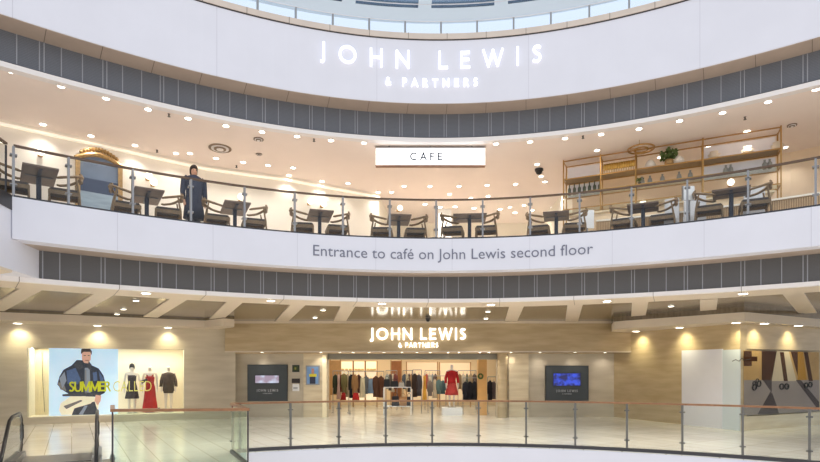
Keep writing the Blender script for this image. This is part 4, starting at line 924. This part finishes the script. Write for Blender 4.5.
notice(306, 319.8, 365.5, 385, 'framed_poster', 'silver-framed colourful poster of a figure in yellow and black beside the shop entrance', 'poster', [STEEL, mat('pic_blue', rgb(120, 160, 210), 0.5, noise=0.2, nscale=5), mat('pic_navy', rgb(40, 44, 70), 0.5), mat('pic_lemon', rgb(210, 200, 50), 0.5), mat('pic_skin', rgb(180, 130, 110), 0.5)],
       [(.25, .75, 0, .45), (.2, .85, .42, .58), (.4, .62, .58, .9), (.3, .45, .0, .2)], YB-0.12)

# ------------------------------------------------------------ right side: white hoarding and spectacles poster
u0 = u_on(RC0, rd, 683); 
m = MB(); m.box(u0, RL-0.55, -0.06, 0, 0, 2.47); struct('wall_hoarding', m, HOARD, RM)
m = MB(); m.box(RL-0.55, RL+0.02, -0.04, 0, 0.0, 2.44); struct('trim_20', m, mat('pale_blue_hoarding', rgb(212, 222, 226), 0.3), RM)
root = thing('advertising_poster', 'brown and grey spectacles poster', 'poster', (RC1.x, RC1.y, 0.45), math.atan2(gd.y, gd.x))
gu = [u_on(RC1, gd, x_) for x_ in (743, 818.5)]
BRN = mat('print_brown', rgb(84, 52, 34), 0.7, spec=0.15, noise=0.2, nscale=2); TAN = mat('print_tan', rgb(196, 158, 104), 0.7, spec=0.15, noise=0.15, nscale=2); GRY = mat('print_stone', rgb(158, 146, 140), 0.7, spec=0.15, noise=0.08, nscale=2); DGY = mat('print_shade', rgb(84, 74, 74), 0.7, spec=0.15); LTN = mat('print_light_tan', rgb(206, 188, 160), 0.7, spec=0.15); AMB = mat('print_amber', rgb(184, 134, 50), 0.7, spec=0.15)
g0, g1 = gu; GW = g1-g0
MB().box(g0, g1, -0.02, 0.02, 0, 1.96).build('print_board', TAN, root)
m = MB()
def gp(pts, k, mi):
    q = []
    for x_, y_ in pts:
        u = u_on(RC1, gd, x_); Y_ = (RC1+gd*u).y; q.append((u, EYE+(HY-y_)*Y_/F-0.45))
    q = [(max(g0, min(g1, a_)), max(0.0, min(1.96, b_))) for a_, b_ in q]
    m.prism(q, -0.02-0.002*k, -0.02-0.002*(k-1), mi, 'y')
gp([(743, 380), (819, 380), (819, 416), (743, 416)], 1, 2)
gp([(761, 350), (776, 350), (771, 380), (761, 380)], 2, 0); gp([(743, 351), (751, 351), (751, 366), (743, 366)], 2, 0)
gp([(776, 351), (788, 351), (796, 381), (769, 381)], 2, 4); gp([(779, 352), (783, 352), (787, 381), (783, 381)], 3, 0); gp([(790, 351), (797, 351), (797, 376)], 2, 0)
gp([(797, 351), (802, 351), (806, 380), (797, 380)], 3, 5); gp([(803, 351), (807, 351), (812, 381), (808, 381)], 3, 0)
gp([(762, 380), (771, 380), (771, 392), (770, 391)], 2, 3); gp([(770, 391), (776, 414), (757, 414)], 2, 3); gp([(795, 380), (800, 380), (819, 402), (819, 412)], 2, 3); gp([(771, 392), (776, 406), (778, 416), (768, 416)], 3, 3)
m.build('printed_scene', [BRN, TAN, GRY, DGY, LTN, AMB], root)
def specs(px, py, sx, tilt, extra=0):
    u = u_on(RC1, gd, px); Y_ = (RC1+gd*u).y; z = EYE+(HY-py)*Y_/F-0.45; m = MB()
    def rot(a_, b_): return (u+a_*math.cos(tilt)-b_*math.sin(tilt), -0.04, z+a_*math.sin(tilt)+b_*math.cos(tilt))
    for sg in (-1, 1): m.tube([rot(sg*sx*0.55+sx*0.42*math.cos(2*PI*i/18), sx*0.36*math.sin(2*PI*i/18)) for i in range(18)], 0.02, 6, closed=True)
    m.tube([rot(-sx*0.14, .02), rot(0, .04), rot(sx*0.14, .02)], 0.012, 6); m.tube([rot(sx*0.97, .02), rot(sx*1.1, .05)], 0.012, 6); m.tube([rot(-sx*0.97, .02), rot(-sx*1.1, .05)], 0.012, 6)
    if extra:
        for sg in (-1, 1): m.tube([rot(sg*sx*0.4+sx*0.3*math.cos(2*PI*i/14), sx*0.55+sx*0.26*math.sin(2*PI*i/14)) for i in range(14)], 0.012, 6, closed=True)
    m.build('printed_spectacles', mat('print_black', rgb(26, 24, 26), 0.5), root)
specs(755.5, 385.5, 0.22, 0.45, 1); specs(783, 386.5, 0.24, 0.0); specs(807, 385, 0.22, 0.1)
m = MB(); m.tube([(-0.25, 0, 0), (-0.15, 0, 0.05), (-0.05, 0, 0.0), (0.03, 0, 0.09), (0.12, 0, 0.03), (0.3, 0, 0.07)], 0.012, 6)
root = thing('script_sign', 'small dark handwritten-style sign above the spectacles poster corner', 'sign', tuple((RC1-Vector((0.05, 0.12))).to_3d()+Vector((0, 0, 2.08))))
m.build('script_line', DARKM, root); MB().box(0.1, 0.5, 0.01, 0.03, 0.0, 0.14).build('plate', BRN, root)
gw = MB(); gw.box(0.02, 9, -0.07, -0.055, 0.05, 2.44); struct('window_4', gw, glass('poster_glass', (0.97, 0.98, 0.98, 1), 0.12), GM)
m = MB(); m.box(0, 9, -0.08, 0.14, 0, 0.42); struct('baseboard_right', m, STONEL, GM)

# ------------------------------------------------------------ shop interior
m = MB(); m.box(-7, 8, 28.5, 28.7, 0, 3.2); m.box(-7.2, -7, 21.6, 28.7, 0, 3.2); m.box(8, 8.2, 21.6, 28.7, 0, 3.2); struct('wall_shop', m, mat('shop_cream', rgb(244, 222, 186), 0.7))
MB_ = MB(); MB_.box(-7.2, 8.2, 21.6, 28.7, 3.0, 3.2); struct('ceiling_8', MB_, WHITE)
for X_ in (-2.2, 2.2):
    la_ = bpy.data.lights.new('shop_light', 'AREA'); la_.shape = 'RECTANGLE'; la_.size = 3.6; la_.size_y = 5.5; la_.energy = 95; la_.color = (1, 0.90, 0.74)
    o = bpy.data.objects.new('shop_light', la_); COL.objects.link(o); o.location = (X_, 24.9, 2.97)
GLOWP = mat('shelf_panel_glow', rgb(255, 236, 200), 0.6, emit=0.6); WOODP = mat('shop_wood', rgb(196, 152, 100), 0.5, noise=0.15, nscale=4)  # panel emission stands in for light on the shelf backs
def back_panel(px0, px1, y0, y1, Y_, m_, label, name='wall_panel', cat='panel', shelves=0):
    s_ = F/Y_; root = thing(name, label, cat, ((px0-CX)/s_, Y_, 0)); W = (px1-px0)/s_; zt = EYE+(HY-y0)/s_; zb_ = max(0.0, EYE+(HY-y1)/s_)
    MB().box(0, W, 0, 0.06, zb_, zt).build('panel', m_, root)
    MB().box(-0.05, 0, -0.02, 0.08, 0, zt+0.04).build('side_frame', WOODP, root); MB().box(W, W+0.05, -0.02, 0.08, 0, zt+0.04).build('side_frame', WOODP, root)
    for k in range(shelves): z_ = zb_+(zt-zb_)*(k+1)/(shelves+1); MB().box(0, W, -0.25, 0, z_-0.015, z_+0.015).build('shelf', WHITE, root)
    return root
back_panel(341, 352.5, 361.5, 400, 27, GLOWP, 'glowing cream wall bay with shelves, first from the left in the shop', shelves=3)
back_panel(354, 364.5, 361.5, 400, 27, GLOWP, 'glowing cream wall bay with shelves, second from the left in the shop', shelves=3)
back_panel(366, 376.5, 361.5, 400, 27, GLOWP, 'glowing cream wall bay with shelves, third from the left in the shop', shelves=3)
back_panel(330.5, 340, 360.5, 395, 25.5, WOODP, 'tan wooden wall panel just inside the shop entrance')
back_panel(391.5, 401, 361, 400, 26, mat('shop_wood_dark', rgb(170, 108, 62), 0.5, noise=0.2), 'brown wooden wall panel above the handbag stand')
back_panel(407, 437, 362.5, 400, 27, mat('cream_glow', rgb(250, 226, 190), 0.6, emit=0.2), 'wide framed cream wall bay behind the central racks', shelves=1)  # faint emission stands in for light on the bay
back_panel(440, 470, 363, 400, 27, mat('cream_glow', rgb(255, 232, 196), 0.6), 'wide framed cream wall bay behind the red mannequin', shelves=1)
s_ = F/22.2
m = MB(); m.box((478-CX)/s_, (486.5-CX)/s_, 22.1, 22.5, 0, 3.0); struct('wall_shop_column', m, mat('honey_wood', rgb(222, 172, 104), 0.5, noise=0.1, nscale=3))
root = thing('wreath', 'small dark round wreath hung on the honey-coloured column in the shop', 'wreath', at_d(480.5, 376.3, 22.05))
m = MB(); m.tube([(0.09*math.cos(2*PI*i/16), 0, 0.09*math.sin(2*PI*i/16)) for i in range(16)], 0.035, 6, closed=True); m.build('ring', LEAF, root)
# clothes
def garment(px, Y_, ytop, ybot, wpx, colr, kind, label, root_name='garment'):
    s_ = F/Y_; zt = EYE+(HY-ytop)/s_; zb_ = EYE+(HY-ybot)/s_; W = wpx/s_/2; X_ = (px-CX)/s_
    root = thing(kind, label, 'clothing', (X_, Y_, zt)); H = zt-zb_
    m_ = mat('cloth_%d_%d_%d' % colr, rgb(*colr), 0.85, noise=0.25, nscale=6, stretch=(4, 4, .6))
    m = MB()
    if kind in ('coat', 'jacket', 'shirt'):
        m.loft([(0, 0, -0.02, W*.3, .03), (0, 0, -0.08, W*.85, .07), (0, 0, -0.3*H, W*.9, .08), (0, 0, -0.7*H, W*.95, .08), (0, 0, -H, W, .09)], 28, rip=.12, k=7, ph=px)
        m.build('cloth', m_, root, smooth=True)
        for sg in (-1, 1): m = MB(); m.tube([(sg*W*.75, 0, -.09), (sg*W*1.0, -.02, -.3*H-.1), (sg*W*.95, -.03, -.55*H-.12)], [.05, .045, .04], 8); m.build('sleeve', m_, root, smooth=True)
    elif kind == 'dress':
        m.loft([(0, 0, -0.02, W*.35, .03), (0, 0, -0.08, W*.6, .06), (0, 0, -0.35*H, W*.55, .06), (0, 0, -0.7*H, W*.8, .09), (0, 0, -H, W, .11)], 28, rip=.16, k=7, ph=px); m.build('cloth', m_, root, smooth=True)
    else:
        m.loft([(0, 0, -0.03, W*.7, .05), (0, 0, -0.5*H, W*.85, .08), (0, 0, -H, W, .1)], 28, rip=.16, k=7, ph=px); m.build('cloth', m_, root, smooth=True)
    m = MB(); m.tube([(-W*.5, 0, -.03), (0, 0, .03), (W*.5, 0, -.03)], 0.008, 6); m.tube([(0, 0, .03), (0, 0, .07), (0.02, 0, .09)], 0.006, 6); m.build('hanger', STEEL, root)
def rack(px0, px1, Y_, ytop, label):
    s_ = F/Y_; X0_ = (px0-CX)/s_; X1_ = (px1-CX)/s_; zt = EYE+(HY-ytop)/s_+0.09
    root = thing('clothes_rack', label, 'clothes rack', ((X0_+X1_)/2, Y_, 0)); h = (X1_-X0_)/2
    MB().tube([(-h, 0, zt), (h, 0, zt)], 0.015, 8).build('rail', STEEL, root)
    for sg in (-1, 1): MB().tube([(sg*h, 0, 0.02), (sg*h, 0, zt)], 0.015, 8).build('upright', STEEL, root); MB().box(sg*h-.02, sg*h+.02, -.25, .25, 0, .03).build('foot', STEEL, root)
rack(333, 348.5, 23.6, 373, 'chrome clothes rack nearest the left door jamb, hung with pink and olive clothes')
rack(350, 384, 22.9, 373.5, 'long chrome clothes rack hung with black, tan, cream and blue clothes')
G = [(335.5, 23.6, 374, 394, 4, (60, 70, 52), 'jacket', 'dark green jacket at the left end of the first rack'),
     (338.6, 23.5, 374, 399, 4, (222, 186, 176), 'dress', 'pink long dress on the first rack'),
     (341.5, 23.6, 374, 392, 4, (128, 58, 54), 'shirt', 'dark red shirt between the pink dress and olive coat'),
     (344.2, 23.5, 373, 394, 5, (136, 128, 84), 'coat', 'olive coat on the first rack'),
     (347.6, 23.6, 373.5, 397, 4, (196, 176, 146), 'coat', 'beige coat at the right end of the first rack'),
     (351.3, 22.9, 374, 398, 4, (34, 34, 40), 'coat', 'black coat at the left end of the long rack'),
     (355, 22.85, 374, 395, 5, (184, 140, 92), 'coat', 'tan coat on the long rack'),
     (358.6, 22.9, 374, 393, 4, (82, 52, 44), 'jacket', 'dark brown jacket on the long rack'),
     (362.6, 22.85, 377, 397.5, 6, (238, 226, 190), 'skirt', 'cream skirt on the long rack'),
     (366.2, 22.9, 375, 394, 3.5, (120, 122, 124), 'jacket', 'grey jacket on the long rack'),
     (370.8, 22.85, 378, 393.5, 6, (136, 160, 186), 'skirt', 'pale blue denim skirt on the long rack'),
     (376, 22.85, 375.5, 397, 5.5, (104, 68, 48), 'coat', 'brown textured coat on the long rack, beside the blue skirt'),
     (381, 22.9, 375.5, 397.5, 5, (116, 72, 48), 'coat', 'brown textured coat at the right end of the long rack'),
     (343.5, 23.1, 392, 400, 5, (186, 36, 36), 'skirt', 'bright red skirt hanging low under the olive coat'),
     (356, 22.5, 392, 400, 7, (190, 36, 34), 'skirt', 'bright red skirt hanging low under the tan coat')]
for g_ in G: garment(*g_)
rack(412.5, 421.5, 23.4, 372, 'short chrome rack with dark brown clothes right of the handbag stand')
rack(428, 446, 23.8, 378, 'chrome clothes rack hung with teal and cream clothes left of the red mannequin')
rack(463, 477.5, 23.0, 380, 'chrome clothes rack hung with navy coats right of the red mannequin')
rack(487.8, 496, 23.0, 379, 'short chrome clothes rack with a black coat by the round stone pillar')
G = [(414.8, 23.4, 373, 397, 4.5, (70, 54, 48), 'coat', 'dark brown coat on the short rack, left one'), (419, 23.4, 374, 396, 4.5, (88, 84, 92), 'jacket', 'dark grey jacket on the short rack beside the brown coat'),
     (424.6, 22.8, 375, 401, 4.5, (226, 168, 66), 'dress', 'mustard yellow long dress beside the short rack'),
     (430, 23.8, 380, 396, 4, (150, 140, 132), 'shirt', 'taupe shirt at the left end of the teal rack'), (434.8, 23.8, 379, 398, 5, (226, 212, 184), 'dress', 'cream dress on the teal rack'),
     (439, 23.8, 379, 394, 4.5, (108, 138, 140), 'shirt', 'teal shirt on the rack left of the mannequin'), (443, 23.9, 380, 394, 4, (84, 112, 120), 'shirt', 'dark teal shirt next to the mannequin'),
     (465.5, 23, 381, 400, 4.5, (34, 40, 54), 'coat', 'navy coat on the rack right of the mannequin, left one'), (470, 23, 381, 400, 5, (28, 32, 44), 'coat', 'navy coat on the rack right of the mannequin, middle one'), (474.8, 23, 381, 400, 5, (38, 42, 52), 'coat', 'navy coat on the rack right of the mannequin, right one'),
     (490, 23, 380, 400, 4, (40, 40, 52), 'coat', 'black coat on the short rack by the pillar'), (493.8, 23, 381, 399, 3.6, (110, 100, 104), 'jacket', 'mauve jacket on the short rack by the pillar')]
for g_ in G: garment(*g_)
pl = MB(); pz_ = 0.30
p = at_d(451.8, 400, 22.4)
o = pl.box(-.4, .4, -.35, .35, 0, pz_).build('display_plinth', WHITE); o.location = (p.x, 22.4, 0); tag(o, 'low white plinth under the red-clad mannequin inside the shop', 'plinth')
RT = mat('red_top', rgb(196, 26, 34), 0.7, noise=0.2); PS = mat('pink_red_skirt', rgb(206, 70, 66), 0.7, noise=0.3, nscale=14, stretch=(4, 4, 1))
mannequin((p.x, 22.4, pz_), 0.15, 'mannequin in a red top and coral red skirt on a plinth at the shop entrance', 1.80,
    [('top', 'loft', [(0, 0, .53, .18, .13), (0, 0, .62, .16, .12), (0, 0, .76, .20, .13), (0, 0, .82, .18, .10), (0, 0, .84, .08, .06)][::-1], RT, 0.0),
     ('sleeve', 'tube', [(.17, 0, .81), (.25, .02, .66), (.26, -.04, .55)], RT, [.065, .06, .055]), ('sleeve', 'tube', [(-.17, 0, .81), (-.25, .02, .66), (-.26, -.04, .55)], RT, [.065, .06, .055]),
     ('skirt', 'loft', [(0, 0, .28, .27, .2), (0, 0, .42, .22, .17), (0, 0, .55, .16, .13)][::-1], PS, 0.06)])
# racks and goods further back in the shop
BK = [(386, 397, 'behind the handbag stand', ((170, 176, 172, 'grey'), (96, 84, 76, 'dark brown'), (214, 200, 178, 'ivory'), (120, 64, 60, 'maroon'))),
      (403, 413, 'right of the brown wooden panel', ((84, 92, 104, 'slate blue'), (206, 190, 160, 'sand'), (60, 56, 62, 'black'), (176, 140, 104, 'tan'))),
      (425, 440, 'behind the teal shirts', ((190, 96, 84, 'coral'), (226, 216, 196, 'ivory'), (150, 160, 160, 'grey'), (96, 70, 60, 'dark brown'), (206, 172, 120, 'honey'))),
      (458, 476, 'behind the navy coats', ((148, 122, 90, 'brown'), (206, 196, 176, 'ivory'), (84, 96, 84, 'green'), (170, 150, 120, 'beige'), (96, 84, 80, 'dark grey')))]
for x0_, x1_, lb, cs in BK:
    rack(x0_, x1_, 25.4, 372.5, 'chrome rack of mixed clothes deep in the shop, '+lb)
    for i, c_ in enumerate(cs):
        kd = ('shirt', 'jacket', 'dress')[i % 3]; garment(x0_+1.6+(x1_-x0_-3.2)*i/(len(cs)-1), 25.4, 373.5, 389+(i % 3)*1.5, 3.4, c_[:3], kd, '%s %s on the deep rack %s' % (c_[3], kd, lb))
pr = None
HATM = [mat('straw_hat', rgb(214, 184, 130), 0.8), mat('brown_hat', rgb(120, 84, 58), 0.8)]
for bay, (p0, p1) in enumerate(((341, 352.5), (354, 364.5), (366, 376.5))):
    for sh, yy in ((0, 367.2), (1, 374)):
        for i in range(3):
            px = p0+2+(p1-p0-4)*i/2; s2_ = F/26.85; 
            zt_ = EYE+(HY-361.5)/(F/27); zb2 = EYE+(HY-400)/(F/27); zb2 = max(0, zb2); zz = zb2+(zt_-zb2)*(3-sh)/4+0.016
            if pr is None:
                m = MB(); m.lathe([(0.16, 0), (0.165, 0.012), (0.08, 0.02), (0.075, 0.09), (0.04, 0.11)], 14); o = pr = m.build('hat', HATM[0], smooth=True)
            else: o = pr.copy(); COL.objects.link(o)
            o.location = ((px-CX)/s2_, 26.82, zz); tag(o, 'small straw hat in the lit wall bays at the back of the shop', 'hat', 'hats on the back shelves')
# handbag stand
Yt = 22.6; s_ = F/Yt
root = thing('handbag_stand', 'white two-tier handbag display stand in the middle of the shop entrance', 'display stand', ((397.5-CX)/s_, Yt, 0)); hw = 13.5/s_
zs = EYE+(HY-386.8)/s_
for z_ in (zs, 0.35): MB().box(-hw, hw, -.25, .25, z_-.03, z_).build('shelf', WHITE, root)
for sx in (-1, 1):
    for sy in (-1, 1): MB().box(sx*hw-.02, sx*hw+.02, sy*.23-.02, sy*.23+.02, 0, zs-.03).build('leg', WHITE, root)
def bag(px, z_, w_, h_, colr, label):
    X_ = (px-CX)/s_; root = thing('handbag', label, 'handbag', (X_, Yt-0.05, z_)); m_ = mat('bag_%d_%d_%d' % colr, rgb(*colr), 0.5, noise=0.2, nscale=20)
    m = MB(); m.hull8([(-w_/2, -.07, 0), (w_/2, -.07, 0), (w_/2, .07, 0), (-w_/2, .07, 0), (-w_*.42, -.04, h_), (w_*.42, -.04, h_), (w_*.42, .04, h_), (-w_*.42, .04, h_)]); bmesh.ops.bevel(m.bm, geom=m.bm.edges[:], offset=0.015, segments=2, affect='EDGES'); m.build('bag_body', m_, root)
    m = MB(); m.tube([(w_*.3*math.cos(PI*i/10), 0, h_-.01+h_*.4*math.sin(PI*i/10)) for i in range(11)], 0.01, 6); m.build('handle', m_, root)
bag(387, zs, .26, .32, (34, 34, 38), 'black handbag at the left end of the upper tier'); bag(394.5, zs, .34, .24, (40, 38, 42), 'black wide handbag on the upper tier, second from the left')
bag(401.5, zs, .24, .18, (212, 204, 190), 'small cream handbag on the upper tier'); bag(408.5, zs, .22, .26, (60, 48, 44), 'dark brown handbag at the right end of the upper tier')
bag(395.5, .35, .32, .40, (30, 28, 34), 'tall black bag on the lower tier'); bag(403, .35, .30, .38, (182, 136, 88), 'tan woven bag on the lower tier'); bag(409, .35, .2, .38, (38, 34, 40), 'black bag at the right end of the lower tier')

# ------------------------------------------------------------ escalator
root = thing('escalator', 'escalator with black handrails arriving at the gallery in front of the display window', 'escalator', (eL.x, eL.y, 0), math.atan2(ed.y, ed.x))
# local: +x runs downhill toward the camera, +y is toward es side
wE = (eR-eL).length
sgnE = 1 if Vector((-ed.y, ed.x)).dot(es) > 0 else -1
def esc_y(k): return sgnE*wE*k
def path(y_, r=0.42, zc=0.50):
    pts = [(0.6, y_, zc-r), (0.1, y_, zc-r)]+[(-0.0-r*math.sin(PI*i/10)*1.0, y_, zc-r*math.cos(PI*i/10)) for i in range(11)]+[(1.0, y_, zc+r), (1.4, y_, zc+r-.05), (4.6, y_, zc+r-1.9)]
    return pts
for k in (0, 1):
    y_ = esc_y(k); MB().tube(path(y_), 0.04, 8, flat=0.8).build('handrail', BLACK, root, smooth=True)
    m = MB(); pp = [(p_[0], p_[2]) for p_ in path(y_, 0.37)][1:]; pp = pp+[(4.6, -1.6), (1.4, 0.1)]
    m.prism(pp, y_-0.008, y_+0.008, 0, 'y'); m.build('side_glass', GLASSC, root)
    m = MB(); m.box(-.2, 1.3, y_-.09, y_+.09, 0.0, .12); m.hull8([(1.3, y_-.09, -.3), (4.6, y_-.09, -2.2), (4.6, y_+.09, -2.2), (1.3, y_+.09, -.3), (1.3, y_-.09, .12), (4.6, y_-.09, -1.75), (4.6, y_+.09, -1.75), (1.3, y_+.09, .12)]); m.build('skirt_panel', STEEL, root)
    m = MB(); m.tube([(p_[0], p_[1], p_[2]) for p_ in path(y_, 0.375)][1:13], 0.016, 6); m.build('newel_trim', STEEL, root)
ya, yb = sorted((esc_y(0), esc_y(1)))
MB().box(0.0, 1.2, ya+.1, yb-.1, 0.002, 0.02).build('comb_plate', mat('grey_plate', rgb(128, 124, 118), 0.4, 0.3), root)
for k in range(8): z_ = -0.02-0.2*k if k > 0 else -0.02; MB().box(1.2+k*0.4, 1.2+k*0.4+.4, ya+.12, yb-.12, z_-0.2, z_).build('step', STEEL, root)
